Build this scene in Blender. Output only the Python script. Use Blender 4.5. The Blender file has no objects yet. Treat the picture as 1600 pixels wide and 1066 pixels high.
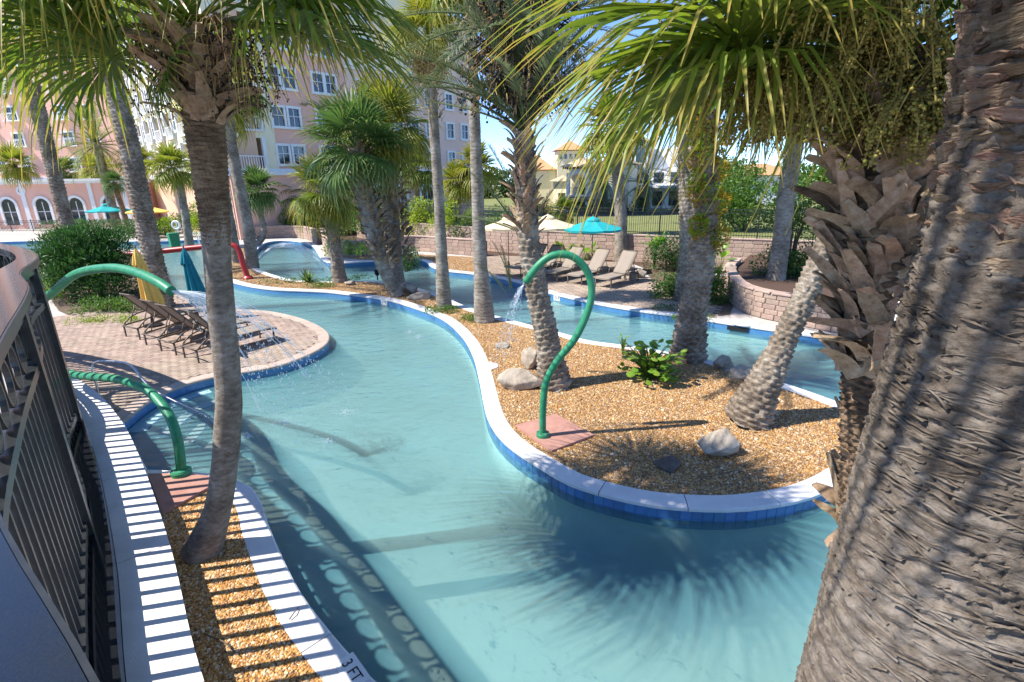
import bpy, bmesh, math, random
import numpy as np
from mathutils import Vector, Matrix, noise
from mathutils.geometry import tessellate_polygon
random.seed(7); rng = np.random.default_rng(7)
R = math.radians; PI = math.pi
sc = bpy.context.scene
COL = sc.collection
# ------------------------------------------------------------------ camera
CAM_H, PITCH, ROLL, FPX = 4.5, R(17.5), R(1.0), 800.0
cp, sp, cr, sr = math.cos(PITCH), math.sin(PITCH), math.cos(ROLL), math.sin(ROLL)
cam_d = bpy.data.cameras.new('camera'); cam = bpy.data.objects.new('camera', cam_d); COL.objects.link(cam)
cam_d.sensor_width = 36; cam_d.lens = 18; cam_d.clip_start = 0.02; cam_d.clip_end = 3000
cam.matrix_world = Matrix(((cr, sr, 0, 0), (-sr*sp, cr*sp, -cp, 0), (-sr*cp, cr*cp, sp, CAM_H), (0, 0, 0, 1)))
sc.camera = cam
# ------------------------------------------------------------------ sky and sun
SUN_EL = R(51); SHX, SHY = 0.978, 0.208            # direction in which shadows fall
w = bpy.data.worlds.new('World'); sc.world = w; w.use_nodes = True
nt = w.node_tree; nt.nodes.clear()
sky = nt.nodes.new('ShaderNodeTexSky'); sky.sky_type = 'NISHITA'; sky.sun_disc = False
sky.sun_elevation = SUN_EL; sky.sun_rotation = math.atan2(-SHX, -SHY)
sky.air_density = .75; sky.dust_density = 0.0; sky.ozone_density = 6.0; sky.altitude = 3500
bg = nt.nodes.new('ShaderNodeBackground'); bg.inputs[1].default_value = 0.15
ow = nt.nodes.new('ShaderNodeOutputWorld')
nt.links.new(sky.outputs[0], bg.inputs[0]); nt.links.new(bg.outputs[0], ow.inputs[0])
sl = bpy.data.lights.new('sun', 'SUN'); sl.energy = 3.3; sl.angle = R(0.53); sl.color = (1, .95, .87)
so = bpy.data.objects.new('sun', sl); COL.objects.link(so)
so.rotation_euler = Vector((SHX*math.cos(SUN_EL), SHY*math.cos(SUN_EL), -math.sin(SUN_EL))).to_track_quat('-Z', 'Y').to_euler()
sc.view_settings.view_transform = 'Standard'; sc.view_settings.look = 'None'
sc.view_settings.exposure = 1.45; sc.view_settings.gamma = 1.0
sc.cycles.max_bounces = 8; sc.cycles.transparent_max_bounces = 24
sc.cycles.caustics_reflective = False; sc.cycles.caustics_refractive = False
sc.cycles.sample_clamp_indirect = 6
# ------------------------------------------------------------------ where things stand (read off the photograph, on real planes)
def ray(x, y):
    a = (x-800)/FPX; b = -(y-533)/FPX
    a, b = a*cr+b*sr, -a*sr+b*cr
    return Vector((a, cp+b*sp, -sp+b*cp))
def gp(x, y, z=0.0):
    d = ray(x, y); t = (z-CAM_H)/d.z
    return Vector((d.x*t, d.y*t, z))
def at(x, y, Y):
    d = ray(x, y); t = Y/d.y
    return Vector((d.x*t, Y, CAM_H+d.z*t))
def g2(pts, z=0.0): return [gp(x, y, z).xy for x, y in pts]
# ------------------------------------------------------------------ mesh helpers
class MB:
    def __init__(s): s.v = []; s.f = []; s.uv = None
    def add(s, vs, fs):
        o = len(s.v); s.v.extend([tuple(p) for p in vs]); s.f.extend([tuple(i+o for i in q) for q in fs]); return s
    def box(s, c, d, rz=0.0, M=None):
        x, y, z = d[0]/2, d[1]/2, d[2]/2
        vs = [Vector((i*x, j*y, k*z)) for k in (-1, 1) for j in (-1, 1) for i in (-1, 1)]
        m = M if M is not None else Matrix.Translation(c) @ Matrix.Rotation(rz, 4, 'Z')
        return s.add([m @ p for p in vs], [(0, 2, 3, 1), (4, 5, 7, 6), (0, 1, 5, 4), (2, 6, 7, 3), (0, 4, 6, 2), (1, 3, 7, 5)])
    def tube(s, pts, r, n=10, caps=True, sx=1.0):
        pts = [Vector(p) for p in pts]; rs = r if isinstance(r, (list, tuple, np.ndarray)) else [r]*len(pts)
        o = len(s.v); ref = None
        for i, p in enumerate(pts):
            t = (pts[min(i+1, len(pts)-1)]-pts[max(i-1, 0)]).normalized()
            if ref is None:
                ref = Vector((0, 0, 1)) if abs(t.z) < .9 else Vector((1, 0, 0))
                ref = (ref-t*ref.dot(t)).normalized()
            else: ref = (ref-t*ref.dot(t)).normalized()
            b = t.cross(ref)
            for k in range(n):
                a = 2*PI*k/n
                s.v.append(tuple(p+ref*math.cos(a)*rs[i]*sx+b*math.sin(a)*rs[i]))
        for i in range(len(pts)-1):
            for k in range(n):
                a, b2 = o+i*n+k, o+i*n+(k+1) % n
                s.f.append((a, b2, b2+n, a+n))
        if caps:
            s.f.append(tuple(o+k for k in range(n))[::-1]); e = o+(len(pts)-1)*n
            s.f.append(tuple(e+k for k in range(n)))
        return s
    def bar(s, a, b, wd, ht):
        a, b = Vector(a), Vector(b); t = (b-a); L = t.length; t.normalize()
        up = Vector((0, 0, 1)) if abs(t.z) < .95 else Vector((0, 1, 0))
        y = up.cross(t).normalized(); z = t.cross(y)
        M = Matrix((( t.x, y.x, z.x, 0), (t.y, y.y, z.y, 0), (t.z, y.z, z.z, 0), (0, 0, 0, 1))); M.translation = (a+b)/2
        return s.box(None, (L, wd, ht), M=M)
    def lathe(s, prof, n=24, c=(0, 0, 0), capb=True, capt=True):
        o = len(s.v)
        for r, z in prof:
            for k in range(n):
                a = 2*PI*k/n; s.v.append((c[0]+r*math.cos(a), c[1]+r*math.sin(a), c[2]+z))
        for i in range(len(prof)-1):
            for k in range(n):
                a, b = o+i*n+k, o+i*n+(k+1) % n
                s.f.append((a, b, b+n, a+n))
        if capb: s.f.append(tuple(o+k for k in range(n))[::-1])
        if capt: s.f.append(tuple(o+(len(prof)-1)*n+k for k in range(n)))
        return s
    def poly(s, pts, z0, z1=None):
        """flat polygon at z0; with z1 a closed prism z0..z1"""
        P = [Vector((p[0], p[1], 0)) for p in pts]
        tri = tessellate_polygon([P]); n = len(P); o = len(s.v)
        if z1 is None:
            s.v.extend((p.x, p.y, z0) for p in P)
            for t in tri:
                a, b, c = (P[i] for i in t)
                s.f.append(tuple(o+i for i in (t if (b-a).cross(c-a).z > 0 else t[::-1])))
            return s
        s.v.extend((p.x, p.y, z0) for p in P); s.v.extend((p.x, p.y, z1) for p in P)
        for t in tri:
            a, b, c = (P[i] for i in t); u = t if (b-a).cross(c-a).z > 0 else t[::-1]
            s.f.append(tuple(o+n+i for i in u)); s.f.append(tuple(o+i for i in u[::-1]))
        area = sum(P[i].x*P[(i+1) % n].y-P[(i+1) % n].x*P[i].y for i in range(n))
        for i in range(n):
            j = (i+1) % n
            q = (o+i, o+j, o+n+j, o+n+i)
            s.f.append(q if area > 0 else q[::-1])
        return s
    def mesh(s, name, mat, smooth=False):
        me = bpy.data.meshes.new(name); me.from_pydata(s.v, [], s.f)
        if mat: me.materials.append(mat)
        if smooth: me.polygons.foreach_set('use_smooth', [True]*len(me.polygons))
        if s.uv is not None:
            ul = me.uv_layers.new(name='uv'); li = np.empty(len(me.loops), dtype=np.int32)
            me.loops.foreach_get('vertex_index', li); ul.data.foreach_set('uv', np.asarray(s.uv, dtype=np.float32)[li].ravel())
        me.update(); return me
    def build(s, name, mat, parent=None, smooth=False, loc=None):
        return link(name, s.mesh(name, mat, smooth), parent, loc)
def link(name, me, parent=None, loc=None, M=None):
    o = bpy.data.objects.new(name, me); COL.objects.link(o)
    if parent is not None: o.parent = parent
    if loc is not None: o.location = loc
    if M is not None: o.matrix_local = M
    return o
def tag(o, label=None, cat=None, group=None, kind=None):
    if label: o['label'] = label
    if cat: o['category'] = cat
    if group: o['group'] = group
    if kind: o['kind'] = kind
    return o
def thing(name, label, cat, loc=(0, 0, 0), rz=0.0, group=None):
    o = link(name, None, None, loc); o.rotation_euler = (0, 0, rz); return tag(o, label, cat, group)
def struct(name, mb, mat, smooth=False): return tag(mb.build(name, mat, None, smooth), kind='structure')
def np_mesh(name, V, F, mat, uv=None, smooth=False):
    """V (n,3), F (m,k) arrays"""
    me = bpy.data.meshes.new(name); k = F.shape[1]
    me.vertices.add(len(V)); me.vertices.foreach_set('co', np.asarray(V, dtype=np.float32).ravel())
    me.loops.add(F.size); me.loops.foreach_set('vertex_index', F.astype(np.int32).ravel())
    me.polygons.add(len(F)); me.polygons.foreach_set('loop_start', np.arange(0, F.size, k, dtype=np.int32))
    me.polygons.foreach_set('loop_total', np.full(len(F), k, dtype=np.int32))
    if smooth: me.polygons.foreach_set('use_smooth', np.ones(len(F), dtype=bool))
    if uv is not None:
        ul = me.uv_layers.new(name='uv'); ul.data.foreach_set('uv', np.asarray(uv, dtype=np.float32)[F.ravel()].ravel())
    if mat: me.materials.append(mat)
    me.update(calc_edges=True); me.validate(); return me
CAMP = Vector((0, 0, CAM_H))
def pieces(parent, name, me, mats, limit=280, off=Vector((0, 0, 0))):
    """alike pieces sharing one mesh: nearest `limit` as parts, the rest joined as one part"""
    mats = sorted(mats, key=lambda m: (m.translation+off-CAMP).length)
    for m in mats[:limit]: link(name, me, parent, M=m)
    rest = mats[limit:]
    if rest:
        bv = np.array([tuple(v.co)+(1,) for v in me.vertices]); n = len(bv)
        V = np.concatenate([(np.array(m) @ bv.T).T[:, :3] for m in rest])
        bf = [tuple(p.vertices) for p in me.polygons]
        mb = MB(); mb.v = V.tolist(); mb.f = [tuple(i+n*k for i in f) for k in range(len(rest)) for f in bf]
        tag(mb.build(name+'s_beyond', me.materials[0], parent), kind='stuff')
def chamfer_box(name, d, b, mat, jit=0.0):
    bm = bmesh.new(); bmesh.ops.create_cube(bm, size=1)
    bmesh.ops.scale(bm, vec=d, verts=bm.verts); bmesh.ops.bevel(bm, geom=bm.edges[:], offset=b, segments=1, affect='EDGES')
    if jit:
        for v in bm.verts: v.co += Vector((random.uniform(-jit, jit) for _ in range(3)))
    me = bpy.data.meshes.new(name); bm.to_mesh(me); bm.free(); me.materials.append(mat); return me
def catmull(pts, step=0.25, closed=False):
    P = [Vector(p) for p in pts]; n = len(P); out = []
    for i in range(n if closed else n-1):
        g = (lambda k: P[k % n]) if closed else (lambda k: P[max(0, min(n-1, k))])
        p0, p1, p2, p3 = g(i-1), g(i), g(i+1), g(i+2)
        m = max(1, int((p2-p1).length/step))
        for j in range(m):
            t = j/m
            out.append(.5*((2*p1)+(p2-p0)*t+(2*p0-5*p1+4*p2-p3)*t*t+(3*p1-p0-3*p2+p3)*t**3))
    if not closed: out.append(P[-1].copy())
    return out
def resample(pts, step):
    out = [pts[0].copy()]; acc = 0
    for a, b in zip(pts, pts[1:]):
        L = (b-a).length; d = step-acc
        while d <= L:
            out.append(a+(b-a)*(d/L)); d += step
        acc = L-(d-step)
    return out
def offset(pts, d):
    """to the left of the travel direction by d (2D)"""
    out = []
    for i, p in enumerate(pts):
        t = (pts[min(i+1, len(pts)-1)]-pts[max(0, i-1)]); t = Vector((t.x, t.y)); t.normalize()
        out.append(Vector((p.x-t.y*d, p.y+t.x*d)))
    return out
def inside(p, poly):
    c = False; j = len(poly)-1
    for i in range(len(poly)):
        a, b = poly[i], poly[j]
        if (a[1] > p[1]) != (b[1] > p[1]) and p[0] < (b[0]-a[0])*(p[1]-a[1])/(b[1]-a[1])+a[0]: c = not c
        j = i
    return c
# ------------------------------------------------------------------ materials
def nodes(name):
    m = bpy.data.materials.new(name); m.use_nodes = True; t = m.node_tree; t.nodes.clear()
    return m, t, (lambda k: t.nodes.new(k)), t.links.new
def ramp(t, fac, stops):
    r = t.nodes.new('ShaderNodeValToRGB'); e = r.color_ramp.elements
    while len(e) < len(stops): e.new(0.5)
    for q, (p, c) in zip(e, stops): q.position = p; q.color = (*c, 1)
    t.links.new(fac, r.inputs[0]); return r.outputs[0]
def pm(name, c1, c2=None, scale=6.0, rough=0.7, bump=0.0, bscale=40.0, metal=0.0, island=0.0, objrand=0.0, stretch=(1, 1, 1), det=5.0, spec=0.4, c3=None, cells=None, sat=0):
    m, t, N, L = nodes(name); b = N('ShaderNodeBsdfPrincipled'); o = N('ShaderNodeOutputMaterial')
    tc = N('ShaderNodeTexCoord'); mp = N('ShaderNodeMapping'); L(tc.outputs['Object'], mp.inputs[0]); mp.inputs['Scale'].default_value = stretch
    nz = N('ShaderNodeTexNoise'); nz.inputs['Scale'].default_value = scale; nz.inputs['Detail'].default_value = det; nz.inputs['Roughness'].default_value = .62
    L(mp.outputs[0], nz.inputs['Vector'])
    c2 = c2 or tuple(x*.75 for x in c1)
    stops = [(.3, c2), (.7, c1)] if c3 is None else [(.25, c2), (.5, c1), (.75, c3)]
    col = ramp(t, nz.outputs[0], stops)
    for src, amt in ((('ShaderNodeNewGeometry', 'Random Per Island'), island), (('ShaderNodeObjectInfo', 'Random'), objrand)):
        if amt:
            g = N(src[0]); mr = N('ShaderNodeMapRange'); mr.inputs[3].default_value = 1-amt; mr.inputs[4].default_value = 1+amt
            L(g.outputs[src[1]], mr.inputs[0]); hs = N('ShaderNodeHueSaturation'); L(mr.outputs[0], hs.inputs['Value']); L(col, hs.inputs['Color'])
            mh = N('ShaderNodeMapRange'); mh.inputs[3].default_value = .5-amt*.04; mh.inputs[4].default_value = .5+amt*.04
            ml = N('ShaderNodeMath'); ml.operation = 'FRACT'; mm = N('ShaderNodeMath'); mm.operation = 'MULTIPLY'; mm.inputs[1].default_value = 7.31
            L(g.outputs[src[1]], mm.inputs[0]); L(mm.outputs[0], ml.inputs[0]); L(ml.outputs[0], mh.inputs[0]); L(mh.outputs[0], hs.inputs['Hue'])
            col = hs.outputs[0]
    L(col, b.inputs['Base Color']); b.inputs['Roughness'].default_value = rough; b.inputs['Metallic'].default_value = metal
    b.inputs['Specular IOR Level'].default_value = spec
    if bump:
        n2 = N('ShaderNodeTexNoise'); n2.inputs['Scale'].default_value = bscale; n2.inputs['Detail'].default_value = 6; L(mp.outputs[0], n2.inputs['Vector'])
        bp = N('ShaderNodeBump'); bp.inputs['Strength'].default_value = bump; bp.inputs['Distance'].default_value = .02
        L(n2.outputs[0], bp.inputs['Height']); L(bp.outputs[0], b.inputs['Normal'])
    L(b.outputs[0], o.inputs[0]); return m
def leafmat(name, c1, c2, tip=None, trans=.35, rough=.45, isl=.35, spec=.35):
    """leaf: colour varies per leaf, tips by the leaf's own length (uv.y), light passes through"""
    m, t, N, L = nodes(name); b = N('ShaderNodeBsdfPrincipled'); o = N('ShaderNodeOutputMaterial')
    g = N('ShaderNodeNewGeometry'); oi = N('ShaderNodeObjectInfo')
    ad = N('ShaderNodeMath'); ad.operation = 'ADD'; L(g.outputs['Random Per Island'], ad.inputs[0]); L(oi.outputs['Random'], ad.inputs[1])
    hf = N('ShaderNodeMath'); hf.operation = 'MULTIPLY'; hf.inputs[1].default_value = .5; L(ad.outputs[0], hf.inputs[0])
    col = ramp(t, hf.outputs[0], [(.2, c1), (.8, c2)])
    if tip:
        uv = N('ShaderNodeUVMap'); sx = N('ShaderNodeSeparateXYZ'); L(uv.outputs[0], sx.inputs[0])
        nz = N('ShaderNodeTexNoise'); nz.inputs['Scale'].default_value = 5; tc = N('ShaderNodeTexCoord'); L(tc.outputs['Object'], nz.inputs['Vector'])
        a2 = N('ShaderNodeMath'); a2.operation = 'MULTIPLY_ADD'; a2.inputs[1].default_value = .9; L(nz.outputs[0], a2.inputs[0]); L(sx.outputs[1], a2.inputs[2])
        mr = N('ShaderNodeMapRange'); mr.inputs[1].default_value = 1.15; mr.inputs[2].default_value = 1.5; L(a2.outputs[0], mr.inputs[0])
        mx = N('ShaderNodeMixRGB'); L(mr.outputs[0], mx.inputs[0]); L(col, mx.inputs[1]); mx.inputs[2].default_value = (*tip, 1); col = mx.outputs[0]
    L(col, b.inputs['Base Color']); b.inputs['Roughness'].default_value = rough; b.inputs['Specular IOR Level'].default_value = spec
    tr = N('ShaderNodeBsdfTranslucent'); hs = N('ShaderNodeHueSaturation'); hs.inputs['Value'].default_value = 1.6; hs.inputs['Saturation'].default_value = 1.1
    L(col, hs.inputs['Color']); L(hs.outputs[0], tr.inputs[0])
    mx = N('ShaderNodeMixShader'); mx.inputs[0].default_value = trans; L(b.outputs[0], mx.inputs[1]); L(tr.outputs[0], mx.inputs[2]); L(mx.outputs[0], o.inputs[0])
    return m
def barkmat(name, c1, c2, c3, zs=14.0, xs=2.0, bump=.7, dist=.03, crack=0.0):
    """fibrous bark banded round the trunk"""
    m, t, N, L = nodes(name); b = N('ShaderNodeBsdfPrincipled'); o = N('ShaderNodeOutputMaterial')
    tc = N('ShaderNodeTexCoord'); mp = N('ShaderNodeMapping'); mp.inputs['Scale'].default_value = (xs, xs, zs); L(tc.outputs['Object'], mp.inputs[0])
    n1 = N('ShaderNodeTexNoise'); n1.inputs['Scale'].default_value = 1.6; n1.inputs['Detail'].default_value = 8; n1.inputs['Roughness'].default_value = .7; L(mp.outputs[0], n1.inputs['Vector'])
    n2 = N('ShaderNodeTexNoise'); n2.inputs['Scale'].default_value = 2.2; n2.inputs['Detail'].default_value = 6; L(tc.outputs['Object'], n2.inputs['Vector'])
    mix = N('ShaderNodeMath'); mix.operation = 'MULTIPLY_ADD'; mix.inputs[1].default_value = .45; L(n2.outputs[0], mix.inputs[0])
    sc_ = N('ShaderNodeMath'); sc_.operation = 'MULTIPLY'; sc_.inputs[1].default_value = .6; L(n1.outputs[0], sc_.inputs[0]); L(sc_.outputs[0], mix.inputs[2])
    col = ramp(t, mix.outputs[0], [(.39, c2), (.52, c1), (.64, c3)])
    h = n1.outputs[0]
    if crack:
        v = N('ShaderNodeTexVoronoi'); v.feature = 'DISTANCE_TO_EDGE'; v.inputs['Scale'].default_value = crack
        wv = N('ShaderNodeVectorMath'); wv.operation = 'MULTIPLY_ADD'; wv.inputs[1].default_value = (.25, .25, .12); L(n2.outputs['Color'], wv.inputs[0])
        mp2 = N('ShaderNodeMapping'); mp2.inputs['Scale'].default_value = (1, 1, 2.6); L(tc.outputs['Object'], mp2.inputs[0]); L(mp2.outputs[0], wv.inputs[2]); L(wv.outputs[0], v.inputs['Vector'])
        cr_ = N('ShaderNodeMapRange'); cr_.inputs[2].default_value = .05; n4 = N('ShaderNodeTexNoise'); n4.inputs['Scale'].default_value = 9; L(tc.outputs['Object'], n4.inputs['Vector']); ms_ = N('ShaderNodeMapRange'); ms_.inputs[1].default_value = .47; ms_.inputs[2].default_value = .62; ms_.inputs[4].default_value = .08; L(n4.outputs[0], ms_.inputs[0]); av = N('ShaderNodeMath'); av.operation = 'ADD'; L(v.outputs['Distance'], av.inputs[0]); L(ms_.outputs[0], av.inputs[1]); L(av.outputs[0], cr_.inputs[0])
        mxc = N('ShaderNodeMixRGB'); mxc.blend_type = 'MULTIPLY'; mxc.inputs[0].default_value = .38
        cc = ramp(t, cr_.outputs[0], [(0, (.12, .09, .07)), (1, (1, 1, 1))]); L(col, mxc.inputs[1]); L(cc, mxc.inputs[2]); col = mxc.outputs[0]
        ha = N('ShaderNodeMath'); ha.operation = 'MULTIPLY_ADD'; ha.inputs[1].default_value = .5; L(cr_.outputs[0], ha.inputs[0]); L(n1.outputs[0], ha.inputs[2]); h = ha.outputs[0]
    L(col, b.inputs['Base Color']); b.inputs['Roughness'].default_value = .9; b.inputs['Specular IOR Level'].default_value = .2
    bp = N('ShaderNodeBump'); bp.inputs['Strength'].default_value = bump; bp.inputs['Distance'].default_value = dist; L(h, bp.inputs['Height']); L(bp.outputs[0], b.inputs['Normal'])
    L(b.outputs[0], o.inputs[0]); return m
def watermat(name, tint, milk, milkc, vol=False):
    """clear tinted water with a faint milky body and rippled, mirroring surface"""
    m, t, N, L = nodes(name); o = N('ShaderNodeOutputMaterial')
    tc = N('ShaderNodeTexCoord'); n1 = N('ShaderNodeTexNoise'); n1.inputs['Scale'].default_value = 2.6; n1.inputs['Detail'].default_value = 3; n1.inputs['Distortion'].default_value = .25
    mp = N('ShaderNodeMapping'); mp.inputs['Scale'].default_value = (1, 1.5, 1); mp.inputs['Rotation'].default_value = (0, 0, .5); L(tc.outputs['Object'], mp.inputs[0]); L(mp.outputs[0], n1.inputs['Vector'])
    n2 = N('ShaderNodeTexNoise'); n2.inputs['Scale'].default_value = 14; n2.inputs['Detail'].default_value = 4; L(mp.outputs[0], n2.inputs['Vector'])
    ad = N('ShaderNodeMath'); ad.operation = 'MULTIPLY_ADD'; ad.inputs[1].default_value = .12; L(n2.outputs[0], ad.inputs[0]); L(n1.outputs[0], ad.inputs[2])
    bp = N('ShaderNodeBump'); bp.inputs['Strength'].default_value = .75; bp.inputs['Distance'].default_value = .085; L(ad.outputs[0], bp.inputs['Height'])
    tr = N('ShaderNodeBsdfTransparent'); tr.inputs[0].default_value = (*tint, 1)
    df = N('ShaderNodeBsdfDiffuse'); df.inputs[0].default_value = (*milkc, 1); 
    mk = N('ShaderNodeMixShader'); L(tr.outputs[0], mk.inputs[1]); L(df.outputs[0], mk.inputs[2])
    n3 = N('ShaderNodeTexNoise'); n3.inputs['Scale'].default_value = .45; n3.inputs['Detail'].default_value = 4; L(tc.outputs['Object'], n3.inputs['Vector'])
    mr = N('ShaderNodeMapRange'); mr.inputs[1].default_value = .3; mr.inputs[2].default_value = .7; mr.inputs[3].default_value = milk*.7; mr.inputs[4].default_value = milk*1.3; L(n3.outputs[0], mr.inputs[0]); L(mr.outputs[0], mk.inputs[0])
    gl = N('ShaderNodeBsdfGlossy'); gl.inputs['Roughness'].default_value = .04; L(bp.outputs[0], gl.inputs['Normal'])
    fr = N('ShaderNodeFresnel'); fr.inputs[0].default_value = 1.33; L(bp.outputs[0], fr.inputs['Normal'])
    mx = N('ShaderNodeMixShader'); L(fr.outputs[0], mx.inputs[0]); L(mk.outputs[0], mx.inputs[1]); L(gl.outputs[0], mx.inputs[2]); L(mx.outputs[0], o.inputs[0])
    if vol:                                                     # milky, blue green body of the water
        pv = N('ShaderNodeVolumePrincipled'); pv.inputs['Color'].default_value = (.50, .92, .99, 1); pv.inputs['Density'].default_value = .85; pv.inputs['Absorption Color'].default_value = (.12, .93, 1, 1); L(pv.outputs[0], o.inputs['Volume'])
    return m
def glassmat(name, c=(.02, .03, .04), rough=.03):
    m, t, N, L = nodes(name); b = N('ShaderNodeBsdfPrincipled'); o = N('ShaderNodeOutputMaterial'); b.inputs['Base Color'].default_value = (*c, 1)
    b.inputs['Roughness'].default_value = rough; b.inputs['Specular IOR Level'].default_value = .8; L(b.outputs[0], o.inputs[0]); return m
M = {}
M['concrete'] = pm('concrete', (.50, .46, .42), (.40, .36, .33), 3, .85, .25, 60)
M['coping'] = pm('coping_paint', (.74, .72, .71), (.58, .56, .56), 1.6, .75, .2, 50, objrand=.06)
M['plaster'] = pm('pool_plaster', (.50, .80, .78), (.43, .74, .73), 1.1, .8)
M['plasterlight'] = pm('step_plaster', (.66, .80, .82), (.56, .74, .78), 1.5, .8)
M['tile'] = pm('blue_tile', (.07, .22, .44), (.05, .16, .35), 5, .25, objrand=.25, spec=.6)
M['tilestrip'] = pm('blue_tile_band', (.08, .24, .46), (.055, .17, .37), 9, .3, spec=.6)
M['grout'] = pm('grout', (.22, .32, .42), None, 8, .8)
M['paver'] = pm('paver', (.33, .25, .195), (.24, .175, .135), 9, .85, .3, 90, island=.18, objrand=.18, c3=(.40, .31, .25))
M['paverbed'] = pm('paver_sand', (.27, .20, .17), None, 20, .95)
M['gravelbed'] = pm('gravel_bed', (.30, .19, .10), (.16, .09, .05), 30, .95, .8, 80)
M['mulch'] = pm('mulch', (.13, .075, .05), (.05, .03, .02), 25, .95, 1.0, 60)
M['soil'] = pm('soil', (.17, .12, .08), (.09, .06, .04), 14, .95, .8, 50)
M['grass'] = pm('lawn', (.25, .24, .08), (.12, .15, .04), 2.5, .95, .8, 60)
M['asphalt'] = pm('asphalt', (.06, .06, .065), (.045, .045, .05), 8, .9)
M['block'] = pm('wall_block', (.43, .31, .25), (.32, .22, .175), 7, .92, .9, 34, objrand=.16, island=.12)
M['mortar'] = pm('wall_core', (.16, .11, .09), None, 10, .95)
M['cap'] = pm('wall_cap', (.50, .37, .30), (.40, .28, .23), 7, .9, .5, 40, objrand=.1)
M['granite'] = pm('dark_granite', (.005, .006, .008), (.014, .015, .018), 160, .1, .01, 150, spec=1.0, det=2)
M['blackmetal'] = pm('black_metal', (.02, .02, .021), (.014, .014, .015), 20, .35, spec=.6)
M['railmetal'] = pm('bronze_rail', (.05, .054, .055), (.03, .033, .035), 10, .32, spec=.6, metal=.4)
M['steel'] = pm('stainless', (.6, .6, .6), (.5, .5, .5), 10, .22, metal=1.0)
M['green'] = pm('green_pipe', (.022, .22, .10), (.012, .14, .065), 7, .45, .06, 30, spec=.45, c3=(.05, .26, .14))
M['red'] = pm('red_pipe', (.42, .025, .025), (.33, .02, .02), 4, .38, spec=.5)
M['pad'] = pm('terracotta_pad', (.44, .24, .19), (.34, .17, .13), 5, .85, .3, 60)
M['rock'] = pm('limestone', (.38, .32, .25), (.19, .15, .115), 3.5, .95, 1.0, 14, c3=(.50, .44, .35))
M['rockdark'] = pm('dark_stone', (.15, .12, .10), (.08, .06, .05), 5, .95, 1.0, 16)
M['sling'] = pm('sling_fabric', (.30, .25, .20), (.25, .205, .165), 30, .85, .2, 300)
M['frame'] = pm('bronze_frame', (.13, .095, .065), (.09, .065, .045), 12, .45)
M['teal'] = pm('teal_canvas', (.01, .35, .37), (.008, .29, .31), 5, .8, .1, 200)
M['tealdark'] = pm('teal_canvas_folded', (.008, .20, .25), (.006, .16, .20), 5, .85, .1, 200)
M['yellow'] = pm('yellow_canvas', (.88, .56, .13), (.78, .48, .10), 5, .8, .1, 200)
M['cream'] = pm('cream_canvas', (.72, .60, .40), (.64, .52, .33), 5, .8, .1, 200)
M['bluecanvas'] = pm('blue_canvas', (.03, .09, .40), None, 5, .8)
M['pole'] = pm('umbrella_pole', (.25, .18, .12), None, 9, .5)
M['white'] = pm('white_trim', (.80, .79, .77), (.72, .71, .69), 2, .7)
M['black'] = pm('black_print', (.01, .01, .012), None, 5, .6)
M['pink'] = pm('pink_stucco', (.82, .47, .36), (.77, .43, .325), .6, .9, .1, 30)
M['pinkshade'] = pm('pink_stucco_shade', (.80, .56, .46), (.76, .52, .42), .6, .9, .1, 30)  # pink stucco with the wing's shade and haze mixed into its colour
M['creamwall'] = pm('cream_stucco', (.84, .75, .53), (.79, .70, .48), .6, .9, .1, 30)
M['peach'] = pm('peach_stucco', (.70, .46, .32), (.65, .41, .28), .6, .9, .1, 30)
M['glass'] = glassmat('window_glass')
M['rooftile'] = pm('clay_tile', (.62, .33, .16), (.48, .24, .11), 4, .85, .4, 20, objrand=.1)
M['tanroof'] = pm('tan_tile', (.50, .40, .28), (.40, .31, .21), 4, .85, .4, 20, objrand=.1)
M['darkwood'] = pm('dark_eave', (.07, .07, .08), None, 9, .7)
M['palmgreen'] = leafmat('palm_leaf', (.07, .135, .022), (.18, .23, .035), tip=(.40, .29, .08), trans=.42)
M['palmyellow'] = leafmat('palm_leaf_pale', (.11, .17, .025), (.24, .25, .04), tip=(.46, .33, .08), trans=.4)
M['palmdark'] = leafmat('palm_leaf_deep', (.06, .13, .035), (.13, .20, .05), tip=(.25, .24, .08), trans=.3)
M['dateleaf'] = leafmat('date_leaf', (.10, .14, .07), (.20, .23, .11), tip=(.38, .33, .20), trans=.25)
M['dateback'] = leafmat('date_leaf_yellow', (.13, .17, .03), (.30, .30, .06), tip=(.42, .34, .10), trans=.4)  # date fronds of a yellower green
M['dry'] = leafmat('dry_leaf', (.38, .25, .12), (.50, .36, .20), tip=(.34, .21, .10), trans=.25, rough=.8)
M['oleander'] = leafmat('oleander_leaf', (.035, .10, .025), (.09, .18, .04), trans=.25)
M['shrub'] = leafmat('shrub_leaf', (.05, .13, .02), (.14, .23, .04), trans=.3)
M['limeshrub'] = leafmat('lime_leaf', (.16, .27, .02), (.32, .38, .05), trans=.4)
M['hedge'] = leafmat('hedge_leaf', (.035, .085, .018), (.08, .15, .03), trans=.2)
M['broad'] = leafmat('broad_leaf', (.10, .24, .03), (.24, .36, .05), tip=(.36, .36, .06), trans=.4, rough=.35)
M['deepleaf'] = leafmat('deep_leaf', (.03, .09, .02), (.07, .15, .03), trans=.25)
M['rust'] = leafmat('rust_leaf', (.35, .22, .03), (.50, .36, .05), trans=.4)
M['barkbig'] = barkmat('trunk_near', (.145, .116, .09), (.04, .028, .02), (.25, .212, .175), zs=24, xs=13.0, bump=1.0, dist=.014, crack=0)
M['barkring'] = barkmat('trunk_ringed', (.20, .165, .13), (.09, .068, .052), (.31, .275, .24), zs=13, xs=7, bump=.8, dist=.02)
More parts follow.
